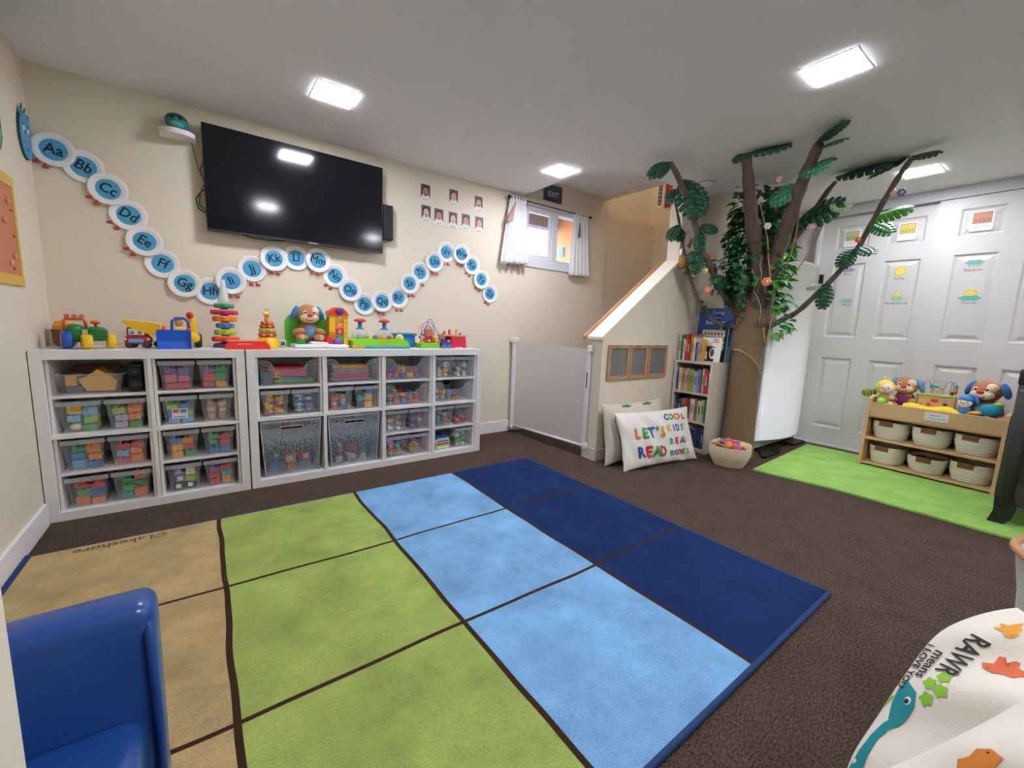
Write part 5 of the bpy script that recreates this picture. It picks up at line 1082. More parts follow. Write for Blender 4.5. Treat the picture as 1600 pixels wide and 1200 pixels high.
# ------------------------------------------------------------------ pictures on the closet doors
def sticker(nm, label, y, z, x, draw, cat='sticker'):
    t = thing(nm, label, cat, (x, y, z)); m = MB(); draw(m, lambda o: (lambda a, b_: (-o,-a,b_))); m.build('drawing', t)
def word(m, s_, z, c_='8A4A46', sz=.026): m.m(mat(c_,.6)); m.text(s_, sz, lambda a, b_: (-.0016,-a,b_+z))
THX = (-.0007,0,0)
def sun(m, G, cz=0, s_=1):
    m.m(mat('E6CB4A',.6)); m.card([((.040 if k % 2 == 0 else .030)*s_*math.cos(2*PI*k/28), cz+(.040 if k % 2 == 0 else .030)*s_*math.sin(2*PI*k/28)) for k in range(28)], G(.0), THX)
    m.m(mat('F0DA72',.6)); m.card(ell(0,cz,.022*s_,.022*s_), G(.0008), THX); m.m(mat('9A7A2A',.6)); m.card(ell(-.008*s_,cz+.004,.003,.003,8), G(.0016), THX); m.card(ell(.008*s_,cz+.004,.003,.003,8), G(.0016), THX)
def cloudp(m, G, c_, cz=0, a=.045, b_=.018): m.m(mat(c_,.6)); m.card(blob(0,cz,a,b_,6,.12), G(.0009), THX)
XD = 5.045+.002; XD2 = 5.005+.002
def dA(m, G): cloudp(m, G, '9A94B8'); word(m, 'Rainy', -.035)
def dB(m, G): sun(m, G); word(m, 'Sunny', -.055)
def dC(m, G): cloudp(m, G, '6FAFA8'); m.m(mat('5A9ABF',.6)); [m.card(ell(-.02+.02*k,-.028,.003,.005,8), G(.0), THX) for k in range(3)]; word(m, 'Rainbow', -.050, 'C0605A')
def dD(m, G): cloudp(m, G, '8FC4AE'); word(m, 'Windy', -.035)
def dE(m, G): sun(m, G, .008, .9); cloudp(m, G, '8FC4AE', -.012, .042, .02); word(m, 'Partly cloudy', -.048)
def dF(m, G): sun(m, G, .01, .95); cloudp(m, G, '5FAFA8', -.016, .055, .018); word(m, 'Cloudy', -.05)
sticker('weather_sticker','lilac cloud sticker, upper left of the closet door drawings',-1.738,1.523,XD,dA); sticker('weather_sticker','yellow sun sticker on the left closet door',-2.074,1.485,XD,dB); sticker('weather_sticker','teal rain cloud sticker on the right closet door',-2.47,1.51,XD2,dC)
sticker('weather_sticker','pale green cloud sticker, lower left of the closet drawings',-1.755,1.265,XD,dD); sticker('weather_sticker','sun rising over pale green cloud on the left closet door',-2.078,1.285,XD,dE); sticker('weather_sticker','sun over teal cloud sticker on the right closet door',-2.478,1.28,XD2,dF)
for y, z, x, c_, c2_, l in ((-1.733,1.79,XD,'B9B97A','7FA77A','left'),(-2.078,1.795,XD,'D9C46A','9AAE5A','middle'),(-2.47,1.80,XD2,'C98E78','B07860','right')):
    t = thing('framed_drawing', 'small framed season drawing, %s of the three top closet panels' % l, 'drawing', (x, y, z))
    MB(mat('F2EDEA',.6)).b2((-.003,-.055,-.075),(0,.055,.06)).build('paper', t)
    m = MB(mat('9A5A4A',.6)); G = lambda o: (lambda a, b_: (-.003-o,-a,b_)); m.card(rect(-.045,-.025,.045,.05), G(0), THX); m.m(mat(c_,.6)); m.card(rect(-.042,-.022,.042,.047), G(.0008), THX); m.m(mat(c2_,.6))
    for k in range(4): m.card(blob(-.028+.019*k,-.005,.007,.014,3,.2), G(.0016), THX)
    m.m(mat('9A5A4A',.6)); m.card(rect(-.035,-.048,.035,-.046), G(0), THX); m.build('picture', t)
# ------------------------------------------------------------------ wooden toy shelf on the green mat
t0 = thing('toy_shelf', 'light wooden two-tier toy shelf on the green mat by the closet', 'toy shelf', (4.55,-2.455,.014), rz=-PI/2-.06)
BW = mat('D8B184', .4, var=(9,.10)); HW = .335; DD = .34
for s_ in (-1,1):
    x = s_*HW; m = MB(BW); m.prism([(-.04,0),(DD,0),(DD,.47),(.03,.515),(-.035+.03,.50),(-.01,.46)], lambda a, b_, x=x: (x-.009,a,b_), lambda a, b_, x=x: (x+.009,a,b_)); m.build('side_panel', t0)
for z in (.02,.205): MB(BW).b2((-HW+.009,-.02,z-.008),(HW-.009,DD-.01,z+.008), bev=.002).build('shelf_board', t0)
MB(BW).b2((-HW+.009,0,.425),(HW-.009,DD-.01,.439)).build('top_tray', t0); MB(BW).b2((-HW+.009,-.008,.372),(HW-.009,.006,.475), bev=.003).build('front_rail', t0); MB(BW).b2((-HW+.009,DD-.014,.02),(HW-.009,DD-.004,.47)).build('back_panel', t0)
MB(mat('A87B4F',.45)).b2((-HW+.009,-.014,.362),(HW-.009,.008,.374), bev=.003).build('rail_lip', t0)
o = MB(mat('E7E5E3',.4)).b2((-.03,-.0125,.40),(.088,-.0085,.455), bev=.004).build('label_card', t0); m = MB(mat('4A4A52',.5)); m.text('INFANT', .015, lambda a, b_: (a+.02,-.013,b_+.438)); m.text('Toddler Games', .014, lambda a, b_: (a+.032,-.013,b_+.418)); m.build('printed_words', o)
Mt = Matrix.Translation((4.55,-2.455,.014)) @ Matrix.Rotation(-PI/2-.06,4,'Z')
def W_(x, y, z): return tuple(Mt @ Vector((x,y,z)))
RP = mat('F1EADA', .85, bump=(200,.3)); LEA = mat('7A4E33', .6)
def rope_basket(name, label, loc, rz, a, b_, h, coils=9, tab=True, m_=None, flare=.82):
    t = thing(name, label, 'basket', loc, rz=rz); prof = [(0,.004),(flare*.92,.004)]; 
    for k in range(coils):
        z = h*(k+.5)/coils; s_ = flare+(1-flare)*math.sin(PI/2*min(1,(k+.5)/coils*1.3)); 
        prof += [(s_-.055,z-h/coils*.47),(s_-.008,z-h/coils*.25),(s_,z),(s_-.008,z+h/coils*.25),(s_-.055,z+h/coils*.47)]
    prof += [(.97,h),(.93,h-.004)]+[(.90-(1-flare)*.8*(1-z_),h*z_) for z_ in (.8,.6,.4,.2)]+[(flare*.85,.012),(0,.012)]
    n = 32; vs = []; L = len(prof)
    for r_, z in prof:
        for k in range(n):
            q = 2*PI*k/n; e = .75; cx, sx = math.cos(q), math.sin(q)
            vs.append((a*r_*math.copysign(abs(cx)**e,cx), b_*r_*math.copysign(abs(sx)**e,sx), z))
    m = MB(m_ or RP); m.add(vs, [(i*n+k, i*n+(k+1) % n, (i+1)*n+(k+1) % n, (i+1)*n+k) for i in range(L-1) for k in range(n)], True); m.build('rope_coil', t)
    if tab: 
        m = MB(LEA); m.b2((-.042,-b_-.006,h-.030),(.034,-b_+.001,h+.004), bev=.002); m.b2((-.042,-b_-.004,h),(.034,-b_+.012,h+.005), bev=.001); m.build('leather_tab', t)
    return t
BX = [(-.216,'left'),(-.0,'middle'),(.216,'right')]
cont = {(0,0):[('ball','skyblue','white'),('car','black'),('bead','tan')],(0,1):[('car','black','grey'),('gear','brown'),('animal','green')],(0,2):[('animal','tan','brown'),('fruit','tan'),('cup','brown')],(1,0):[('animal','green'),('bead','brown'),('animal','lime')],(1,1):[('stick','red'),('stick','brown'),('stick','pink'),('stick','red'),('stick','tan')],(1,2):[('gear','red'),('cup','red'),('gear','orange')]}
for rI, z in ((0,.2135),(1,.0285)):
    for cI, (dx, nm) in enumerate(BX):
        h = .125 if (rI, cI) != (1,1) else .105; a_ = .1025
        w_ = '%s basket of the %s wooden shelf tier' % (nm, ('upper','lower')[rI])
        rope_basket('rope_basket', 'cream rope basket with a leather tab, %s on the %s tier' % (nm, ('upper','lower')[rI]), W_(dx,.118,z), -PI/2-.06+(-.05,.04,-.12)[cI], a_, .118, h)
        spec = cont[(rI,cI)]; used = {}
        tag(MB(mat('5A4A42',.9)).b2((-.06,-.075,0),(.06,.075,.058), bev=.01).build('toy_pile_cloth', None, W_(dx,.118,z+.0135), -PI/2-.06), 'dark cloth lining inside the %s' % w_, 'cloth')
        for k in range(8 if spec[0][0] != 'stick' else 9):
            sp = spec[k % len(spec)]; lay = k // 4
            if sp[0] == 'stick': toy(sp[0], sp[1], W_(dx-.05+.013*k,.118,z+.076+.003*(k%3)), w_, -PI/2-.06+PI/2+R_.uniform(-.15,.15)-PI/2+R_.uniform(-.1,.1), None, used, .9)
            else: toy(sp[0], sp[1], W_(dx-.034+.068*(k % 2),.075+.055*((k//2) % 2)+.0,z+.072), w_, R_.uniform(0,3), sp[2] if len(sp) > 2 else None, used, .9) if lay == 0 else None
        close_groups(used)
# toys on the wooden shelf
ZS = .439+.0005
def T2(name, label, x, y, rz=0, cat='plush toy', dz=0): return thing(name, label, cat, W_(x,y,ZS+dz), rz=-PI/2-.06+rz)
t = T2('plush_dog', 'brown plush dog in a purple outfit sitting beside the bead maze box', -.190, .17, .05); plush_dog(t, 1.25, body='B9805A', outfit='8A2F86', ear='5B9BD0', patch=True, smile=True)
t = T2('plush_dog', 'largest plush dog with an eye patch, right end of wooden shelf', .208, .17, -.25); plush_dog(t, 1.38, body='B9805A', outfit='9CC8D8', ear='3C6FA8')
t = T2('plush_monkey', 'yellow hooded plush baby toy with a striped green leaf', -.285, .075, -.1, dz=.012); t.scale = (1.15,1.15,1.15)
q = MB(mat('F0DC5A',.9)); q.sph((0,.012,.115),(.05,.045,.048),20); q.build('hood', t); q = MB(mat('F3DCCB',.9)); q.sph((.018,-.016,.108),(.036,.028,.036),18); q.build('face', t)
q = MB(mat('D9B07A',.9)); q.sph((0,.01,.04),(.036,.03,.042),16); q.build('body', t); q = MB(mat('F0CFA8',.9)); 
for c_ in ((-.04,-.02,.05),(-.045,-.035,.012),(.05,-.03,.02),(.045,-.01,.055)): q.sph(c_,(.016,.014,.014),10)
q.build('hands_and_feet', t); q = MB(INK); q.sph((.006,-.042,.116),.004,8).sph((.034,-.040,.116),.004,8); q.m(mat('D97A7A',.6)).sph((.021,-.046,.108),(.006,.004,.005),8).sph((.02,-.043,.094),(.009,.003,.003),8); q.build('face_features', t)
q = MB(mat('8FAE3A',.8)); q.sph((-.078,.0,.07),(.045,.010,.026),16, ry=-.25); q.m(mat('3E4A22',.8)); [q.sph((-.10+.018*k,-.004,.065+.004*k),(.0035,.0085,.02),8, ry=-.3) for k in range(4)]; q.build('striped_leaf', t)
MB(mat('8BE03A',.5)).sph((.012,-.05,.03),.024,14).build('green_ball', t); q = MB(mat('F0DC5A',.9)); q.tube([(-.01,.02,.155),(-.012,.02,.175)], .005, 6); q.tube([(.01,.02,.155),(.016,.02,.172)], .005, 6); q.sph((-.012,.02,.178),.007,8); q.build('antenna', t)
t = T2('bead_box', 'wooden toy box with green rim and wire bead maze on top', -.025, .19, .12, 'bead maze')
MB(mat('D9B07F',.5)).b2((-.095,-.07,0),(.095,.07,.09), bev=.003).build('box', t); MB(mat('A9B45A',.5)).b2((-.10,-.075,.09),(.10,.075,.10), bev=.003).build('green_rim', t); MB(mat('7F9A4A',.5)).b2((-.098,-.073,0),(-.088,-.06,.09)).build('green_corner', t)
q = MB(mat('C8502F',.5)); G = lambda a, b_: (a,-.0705,b_); q.card(ell(-.005,.068,.02,.009), G); q.card(blob(-.03,.04,.012,.012,5,.2), G); q.m(mat('3A3F4A',.5)); q.card(ell(.05,.05,.012,.010), G); q.m(mat('8FA840',.5)); q.card(blob(-.07,.035,.010,.014,4,.2), G); q.m(mat('E8A86A',.5)); q.card(ell(.0,.03,.045,.012), G); q.build('painted_car', t)
for c_, pts in (('7A4A3A',[(-.075,0,.10),(-.075,0,.16),(-.06,0,.175),(-.045,0,.16),(-.045,0,.135),(-.01,0,.115),(.03,0,.135),(.035,0,.165),(.055,0,.175),(.07,0,.16),(.075,0,.10)]), ('5F9A6A',[(-.03,.02,.10),(-.03,.02,.17),(.03,.02,.172),(-.02,.02,.158),(.03,.02,.15),(-.01,.02,.138),(.02,.02,.13),(.02,.02,.10)]), ('8A4A5A',[(.06,-.02,.10),(.062,-.02,.165),(.075,-.02,.175),(.086,-.02,.16),(.086,-.02,.10)])): MB(mat(c_,.4)).tube(pts, .002, 6).build('wire', t)
for c_, p in (('red',(-.075,0,.118)),('brown',(-.075,0,.108)),('teal',(-.02,.01,.14)),('blue',(-.035,.01,.142)),('green',(-.005,.01,.14)),('yellow',(-.002,.0,.12)),('green',(.086,-.02,.14)),('orange',(.086,-.02,.13)),('blue',(.086,-.02,.15)),('red',(.086,-.02,.12)),('black',(.07,-.02,.112))): MB(cm(c_)).sph(p,.0095,10).build('bead', t)
t.scale = (1.0,1.0,1.28)
t = T2('yellow_blanket', 'soft yellow blanket draped along the front of the wooden shelf', -.005, .045, 0, 'blanket')
q = MB(mat('F3D32E',.9,bump=(60,.3))); nu, nv = 30, 8; vs = []
for j in range(nv+1):
    for i in range(nu+1):
        u_, v_ = i/nu, j/nv; x = -.155+.31*u_; z = (.075+.022*math.sin(u_*2*PI*1.2+2.6)+.018*math.sin(u_*9))*math.sin(PI*min(1,.15+u_*.9))**.5*math.sin(PI*(.12+.8*v_))*.72+.010
        vs.append((x, -.036+.075*v_, z))
q.add(vs, [(j*(nu+1)+i, j*(nu+1)+i+1, (j+1)*(nu+1)+i+1, (j+1)*(nu+1)+i) for j in range(nv) for i in range(nu)], True); o = q.build('cloth', t); md = o.modifiers.new('thickness','SOLIDIFY'); md.thickness = .012; md.offset = -1
t = T2('plush_penguin', 'plush penguin in a blue night cap and blue jumper', .135, .09, -.15)
q = MB(mat('4A4E58',.9)); q.sph((0,.008,.105),(.04,.036,.036),18); q.build('head', t); q = MB(mat('F2EFE6',.9)); q.sph((-.002,-.012,.10),(.035,.024,.03),18); q.build('face', t); q = MB(mat('4F86CC',.9)); q.sph((0,0,.04),(.036,.034,.045),16); q.sph((.035,-.02,.03),(.03,.018,.016),12); q.sph((-.03,-.025,.03),(.016,.025,.016),12); q.build('jumper', t)
q = MB(mat('5A8ED0',.9)); q.lathe([(.040,.115),(.036,.138),(.02,.152),(0,.158)], (0,.008,0), n=18); q.tube([(.01,.0,.15),(.035,0,.148),(.05,0,.12),(.055,0,.10)], [.016,.013,.010,.006], 8); q.build('night_cap', t); q = MB(mat('D9B83A',.6)); q.sph((0,-.038,.104),(.010,.010,.006),10); q.m(INK).sph((-.016,-.034,.11),.004,8).sph((.016,-.034,.11),.004,8); q.build('beak_and_eyes', t)
t = T2('plush_bird', 'teal plush bird with an orange wing tip in front of largest dog', .235, .055, -.1)
q = MB(mat('2E96B8',.9)); q.sph((.02,0,.075),(.055,.035,.042),18, ry=-.3); q.build('body', t); q = MB(mat('E8A84A',.9)); q.sph((-.045,-.012,.045),(.038,.018,.014),14, ry=-.15); q.build('orange_wing', t); q = MB(mat('2A2F78',.9)); q.sph((-.01,.0,.022),(.07,.03,.022),16); q.build('navy_tail', t); q = MB(mat('B8B84A',.9)); q.sph((.045,-.0,.115),(.028,.02,.014),12); q.build('crest', t)
t = T2('plush_bear', 'small tan plush face peeking between penguin and large dog', .188, .155, 0)
q = MB(mat('C9A184',.9)); q.sph((0,0,.095),(.03,.026,.026),14); q.sph((0,0,.045),(.03,.026,.045),14); q.sph((-.022,0,.118),.009,8).sph((.022,0,.118),.009,8); q.build('body', t); q = MB(mat('D9432F',.7)); q.sph((-.0,-.026,.055),(.015,.012,.015),10); q.build('red_bow', t)
# ------------------------------------------------------------------ playpen at the right edge
t = thing('playpen', 'black fabric folding playpen at the right edge of the picture', 'playpen', (3.945,-2.862,.014)); PF = mat('3A3835', .75, bump=(160,.3)); PE = mat('1A1A1C', .5)
Lx, Ly, Ht = .68, 1.0, .80
for x, y in ((0,0),(Lx,0),(0,-Ly),(Lx,-Ly)):
    MB(PF).tube([(x,y,.10),(x,y,Ht-.04)], .031, 14).build('corner_post', t)
    q = MB(PE); q.prism([(.045,.0),(-.012,.0),(-.035,.03),(-.045,.08),(-.034,.145),(.034,.145),(.03,.06)], lambda a, b_, x=x, y=y: (x-.026,y+a*(1 if y == 0 else -1)+.0,b_), lambda a, b_, x=x, y=y: (x+.026,y+a*(1 if y == 0 else -1),b_)); q.build('foot', t)
for a, b_ in (((0,0),(Lx,0)),((0,-Ly),(Lx,-Ly)),((0,0),(0,-Ly)),((Lx,0),(Lx,-Ly))):
    MB(PF).tube([(a[0],a[1],Ht-.02),(b_[0],b_[1],Ht-.02)], .03, 12).build('top_rail', t)
    MB(PF).b2((min(a[0],b_[0])-.006,min(a[1],b_[1])-.006,.10),(max(a[0],b_[0])+.006,max(a[1],b_[1])+.006,.22)).build('lower_panel', t)
    o = MB(clear('302E2C', .93, .8, 'dark_mesh')).b2((min(a[0],b_[0])-.002,min(a[1],b_[1])-.002,.22),(max(a[0],b_[0])+.002,max(a[1],b_[1])+.002,Ht-.04)).build('mesh_side', t)
for x, y in ((0,0),(Lx,0),(0,-Ly),(Lx,-Ly)): MB(PE).b2((x-.034,y-.034,Ht-.07),(x+.034,y+.034,Ht+.012), bev=.012).build('corner_cap', t)
MB(PF).b2((.0,-Ly,.11),(Lx,0,.14)).build('floor_pad', t); MB(mat('B8B8BA',.3,1)).b2((-.036,-.02,Ht-.10),(-.03,.02,Ht-.09)).build('metal_snap', t)
MB(PE).tube([(-.02,-.0,.10),(.10,-.0,.115),(.25,-.02,.10)], .010, 8).build('support_bar', t)
t = thing('panda_toy', 'small black and white plush toy perched on the playpen corner', 'plush toy', (3.985,-2.93,.014+Ht+.012))
MB(mat('EDEBEB',.9)).sph((0,0,.03),(.03,.03,.03),16).build('head', t); MB(INK).sph((-.01,.022,.055),.012,10).sph((-.01,-.022,.055),.012,10).sph((-.027,.01,.034),.006,8).build('dark_patches', t)
# ------------------------------------------------------------------ classroom rug
def rug_mat():
    m = bpy.data.materials.new('block_rug_pile'); m.use_nodes = True; nt = m.node_tree; b = nt.nodes['Principled BSDF']; N = nt.nodes.new; L = nt.links.new
    tc = N('ShaderNodeTexCoord'); no = N('ShaderNodeTexNoise'); no.inputs['Scale'].default_value = 2.6; no.inputs['Detail'].default_value = 1
    sb = N('ShaderNodeVectorMath'); sb.operation = 'SUBTRACT'; sb.inputs[1].default_value = (.5,.5,.5); sc = N('ShaderNodeVectorMath'); sc.operation = 'SCALE'; sc.inputs['Scale'].default_value = .028
    ad = N('ShaderNodeVectorMath'); L(tc.outputs['Object'], no.inputs['Vector']); L(no.outputs['Color'], sb.inputs[0]); L(sb.outputs[0], sc.inputs[0]); L(tc.outputs['Object'], ad.inputs[0]); L(sc.outputs[0], ad.inputs[1])
    sp = N('ShaderNodeSeparateXYZ'); L(ad.outputs[0], sp.inputs[0])
    def M(op, a, v=None, b_=None):
        n = N('ShaderNodeMath'); n.operation = op; L(a, n.inputs[0])
        if v is not None: n.inputs[1].default_value = v
        if b_ is not None: L(b_, n.inputs[1])
        return n.outputs[0]
    x = M('DIVIDE', sp.outputs[0], .6); y = M('DIVIDE', sp.outputs[1], .605)
    rp = N('ShaderNodeValToRGB'); rp.color_ramp.interpolation = 'CONSTANT'; L(M('DIVIDE', x, 4.0), rp.inputs[0]); e = rp.color_ramp.elements
    e[0].color = lin('C0A778'); e[1].position = .25; e[1].color = lin('A6B863'); a = e.new(.5); a.color = lin('82B5E3'); a = e.new(.75); a.color = lin('1C3263')
    # brown grid lines
    def line(v, w_): 
        f_ = M('SUBTRACT', M('ABSOLUTE', M('SUBTRACT', M('FRACT', M('ADD', v, .5)), .5)), w_); return M('LESS_THAN', f_, 0)
    lx = M('MULTIPLY', line(x, .0135), None, M('MULTIPLY', M('GREATER_THAN', x, .3), None, M('LESS_THAN', x, 3.7)))
    ly = M('MULTIPLY', line(y, .011), None, M('MULTIPLY', M('LESS_THAN', y, -.3), None, M('GREATER_THAN', y, -2.7)))
    ln = M('MAXIMUM', lx, None, ly)
    n2 = N('ShaderNodeTexNoise'); n2.inputs['Scale'].default_value = 5; n2.inputs['Detail'].default_value = 6; n2.inputs['Roughness'].default_value = .65; L(tc.outputs['Object'], n2.inputs['Vector'])
    r2 = N('ShaderNodeValToRGB'); r2.color_ramp.elements[0].position = .32; r2.color_ramp.elements[0].color = (.72,.72,.74,1); r2.color_ramp.elements[1].position = .66; r2.color_ramp.elements[1].color = (1.12,1.12,1.10,1); L(n2.outputs['Fac'], r2.inputs[0])
    mx = N('ShaderNodeMix'); mx.data_type = 'RGBA'; mx.blend_type = 'MULTIPLY'; mx.inputs[0].default_value = 1; L(rp.outputs[0], mx.inputs[6]); L(r2.outputs[0], mx.inputs[7])
    n3 = N('ShaderNodeTexNoise'); n3.inputs['Scale'].default_value = 240; n3.inputs['Detail'].default_value = 3; L(tc.outputs['Object'], n3.inputs['Vector'])
    r3 = N('ShaderNodeValToRGB'); r3.color_ramp.elements[0].position = .3; r3.color_ramp.elements[0].color = (.8,.8,.8,1); r3.color_ramp.elements[1].position = .7; r3.color_ramp.elements[1].color = (1.1,1.1,1.1,1); L(n3.outputs['Fac'], r3.inputs[0])
    m3 = N('ShaderNodeMix'); m3.data_type = 'RGBA'; m3.blend_type = 'MULTIPLY'; m3.inputs[0].default_value = 1; L(mx.outputs[2], m3.inputs[6]); L(r3.outputs[0], m3.inputs[7])
    m4 = N('ShaderNodeMix'); m4.data_type = 'RGBA'; L(ln, m4.inputs[0]); L(m3.outputs[2], m4.inputs[6]); m4.inputs[7].default_value = lin('3E2A1E'); L(m4.outputs[2], b.inputs['Base Color'])
    bp = N('ShaderNodeBump'); bp.inputs['Strength'].default_value = .5; bp.inputs['Distance'].default_value = .004; L(n3.outputs['Fac'], bp.inputs['Height']); L(bp.outputs[0], b.inputs['Normal'])
    b.inputs['Roughness'].default_value = .9; b.inputs['Specular IOR Level'].default_value = .05; b.inputs['Sheen Weight'].default_value = .03; b.inputs['Sheen Roughness'].default_value = .5
    return m
t = thing('block_rug', 'large rug of tan, green, light blue and navy squares', 'rug', (.02,-.748,0))
def rz(x, y): return .011+.0025*math.sin(x*7+y*3)*math.sin(y*6)
m = MB(rug_mat()); nx, ny = 60, 46; vs = [(2.4*i/nx, -1.815*j/ny, rz(2.4*i/nx, -1.815*j/ny)) for j in range(ny+1) for i in range(nx+1)]
m.add(vs, [(j*(nx+1)+i, (j+1)*(nx+1)+i, (j+1)*(nx+1)+i+1, j*(nx+1)+i+1) for j in range(ny) for i in range(nx)], True); m.build('pile', t)
m = MB(mat('173A6B', .8)); ed = [(2.4*k/40,0) for k in range(41)]
m.tube([(2.4*k/30, 0, .007) for k in range(31)], .006, 8); m.tube([(2.4, -1.815*k/20, .007) for k in range(21)], .0075, 8); m.tube([(2.4*k/30, -1.815, .007) for k in range(31)], .0085, 8); m.tube([(.004, -1.815*k/20, .008) for k in range(21)], .011, 8); m.build('binding', t)
MB(mat('1A1A1A',.9)).b2((.01,-1.805,.0005),(2.39,-.01,.003)).build('backing', t)
m = MB(mat('5A3A18',.9)); m.text('\u00a9Lakeshore', .058, lambda a, b_: (-a+.27,-b_-.045, rz(-a+.27,-b_-.045)+.0012), sx=1.0); m.build('woven_name', t)
# green mat
def pile(h, sc=60, amp=.25, st=(1,1,1)):
    m = mat(h, .95, bump=(180,.6), var=(7,amp)); return m
t = thing('green_mat', 'bright lime green plush mat in front of the closet', 'mat', (0,0,0))
gm = pile('9CCB62', amp=.35); pts = [(3.66,-1.745),(4.84,-1.68),(4.84,-3.9),(3.70,-3.9),(3.725,-2.9),(3.735,-2.2)]
m = MB(gm); m.prism(pts, lambda a, b_: (a,b_,.002), lambda a, b_: (a,b_,.0135)); m.build('pile', t)
m = MB(mat('2A3A1E',.9)); m.prism([(a+.004*(1 if a > 4 else -1), b_) for a, b_ in pts], lambda a, b_: (a,b_,.0003), lambda a, b_: (a,b_,.002)); m.build('backing', t)
# ------------------------------------------------------------------ blue child's chair by the left wall
VB = mat('1D4B96', .32, coat=.3)
t = thing('child_chair', 'blue vinyl child armchair seen from the front, bottom left', 'armchair', (.272,-2.36,.0145))
q = MB(VB); q.box((0,.165,.275),(.50,.085,.44), bev=.022, rx=-.04); q.build('backrest', t)
q = MB(VB); q.b2((-.225,-.14,.20),(.232,.135,.335), bev=.025); q.build('seat_cushion', t)
q = MB(mat('183F86',.4)); q.b2((-.24,-.13,.03),(.245,.20,.21), bev=.02); q.build('base', t)
q = MB(mat('1A4590',.35)); q.tube([(.243,.125,.06),(.247,.122,.30),(.243,.13,.455),(.236,.165,.49)], .006, 8); q.build('piping', t)
for x in (-.2,.2):
    for y in (-.1,.16): MB(BLK).cyl((x,y,0),.018,.032,12).build('foot', t)
# ------------------------------------------------------------------ pillows
def pillow_shape(w_, h, th, seed=0, nx=84, nz=64, wr=.006, cor=0):
    rr = random.Random(seed); ph = [rr.uniform(0,6) for _ in range(6)]
    def H(x, z):
        a, b_ = min(1,abs(2*x/w_)), min(1,abs(2*z/h)); e = max(0,(1-a**2.6))**.5*max(0,(1-b_**2.6))**.5
        return th/2*e+wr*e**.5*(math.sin(x*23+ph[0]+z*9)*math.sin(z*19+ph[1])+.6*math.sin(x*41+z*27+ph[2]))*(.5+.5*min(1,1.6*a*b_+.35))
    def XY(u_, v_):
        x, z = w_/2*u_*(1-.07*(1-abs(v_)**2)*abs(u_)**3)*(1), h/2*v_*(1-.07*(1-abs(u_)**2)*abs(v_)**3)*(1-cor*abs(u_)**3.3); return x, z
    def mesh(mb):
        vs = []
        for s_ in (-1,1):
            for j in range(nz+1):
                for i in range(nx+1):
                    u_, v_ = math.sin((2*i/nx-1)*PI/2), math.sin((2*j/nz-1)*PI/2); x, z = XY(u_, v_); vs.append((x, s_*H(w_/2*u_, h/2*v_), z))
        n = (nx+1)*(nz+1); fs = []
        for j in range(nz):
            for i in range(nx):
                a = j*(nx+1)+i; q_ = (a, a+1, a+nx+2, a+nx+1); fs.append(q_); fs.append(tuple(n+k for k in reversed(q_)))
        mb.add(vs, fs, True)
    def on(x, z, off=.0015):
        u_, v_ = max(-1,min(1,2*x/w_)), max(-1,min(1,2*z/h)); X_, Z_ = XY(u_, v_); return (X_, -H(x, z)-off, Z_)
    return mesh, on
def subdiv_text(mb, s_, size, f_, rot=0, sx=1, bold=0):
    """letters laid over a curved surface: cut the glyph faces finely first"""
    vs, fs = text_geo(s_, size); c_, q_ = math.cos(rot), math.sin(rot); bm = bmesh.new(); bv = [bm.verts.new((x*sx,y,0)) for x, y in vs]
    for f0 in fs:
        try: bm.faces.new([bv[i] for i in f0])
        except ValueError: pass
    bmesh.ops.triangulate(bm, faces=bm.faces[:])
    for _ in range(2): 
        es = [e for e in bm.edges if e.calc_length() > size*.22]
        if es: bmesh.ops.subdivide_edges(bm, edges=es, cuts=1)
    bmesh.ops.triangulate(bm, faces=bm.faces[:]); bm.verts.index_update()
    V = [v.co.copy() for v in bm.verts]; F_ = [tuple(v.index for v in f0.verts) for f0 in bm.faces]; bm.free()
    offs = [(0,0)] if not bold else [(0,0),(bold,0),(-bold,0),(0,bold),(0,-bold)]
    for k, (ox, oz) in enumerate(offs): mb.add([f_((v.x+ox)*c_-(v.y+oz)*q_, (v.x+ox)*q_+(v.y+oz)*c_, .0034+.00012*k) for v in V], F_)
def patch(mb, poly, on, off=.002, rings=5):
    """filled shape laid on the curved cloth"""
    cx = sum(p[0] for p in poly)/len(poly); cz = sum(p[1] for p in poly)/len(poly); n = len(poly); vs = [on(cx, cz, off)]; fs = []
    for r_ in range(1, rings+1):
        for p in poly: vs.append(on(cx+(p[0]-cx)*r_/rings, cz+(p[1]-cz)*r_/rings, off))
    for k in range(n): fs.append((0, 1+k, 1+(k+1) % n))
    for r_ in range(rings-1):
        for k in range(n): fs.append((1+r_*n+k, 1+(r_+1)*n+k, 1+(r_+1)*n+(k+1) % n, 1+r_*n+(k+1) % n))
    mb.add(vs, fs, True)
def ribbon(mb, pts, ws, on, off=.002):
    vs = []; P_ = [Vector(p) for p in pts]; N = len(P_)
    for i, p in enumerate(P_):
        d = (P_[min(i+1,N-1)]-P_[max(i-1,0)]).normalized(); n_ = Vector((-d.y, d.x)); 
        for s_ in (-1,-.33,.33,1): q_ = p+n_*ws[i]*s_; vs.append(on(q_.x, q_.y, off))
    mb.add(vs, [(4*i+k, 4*i+k+1, 4*i+k+5, 4*i+k+4) for i in range(N-1) for k in range(3)], True)
CAN = mat('EFEBE4', .9, bump=(260,.25)); BEI = mat('D8CFBE', .9, bump=(260,.25))
t = thing('beige_pillow', 'beige pillow behind the lettered pillow against the stair wall', 'pillow', (3.15,-1.115,.216), rx=-.16)
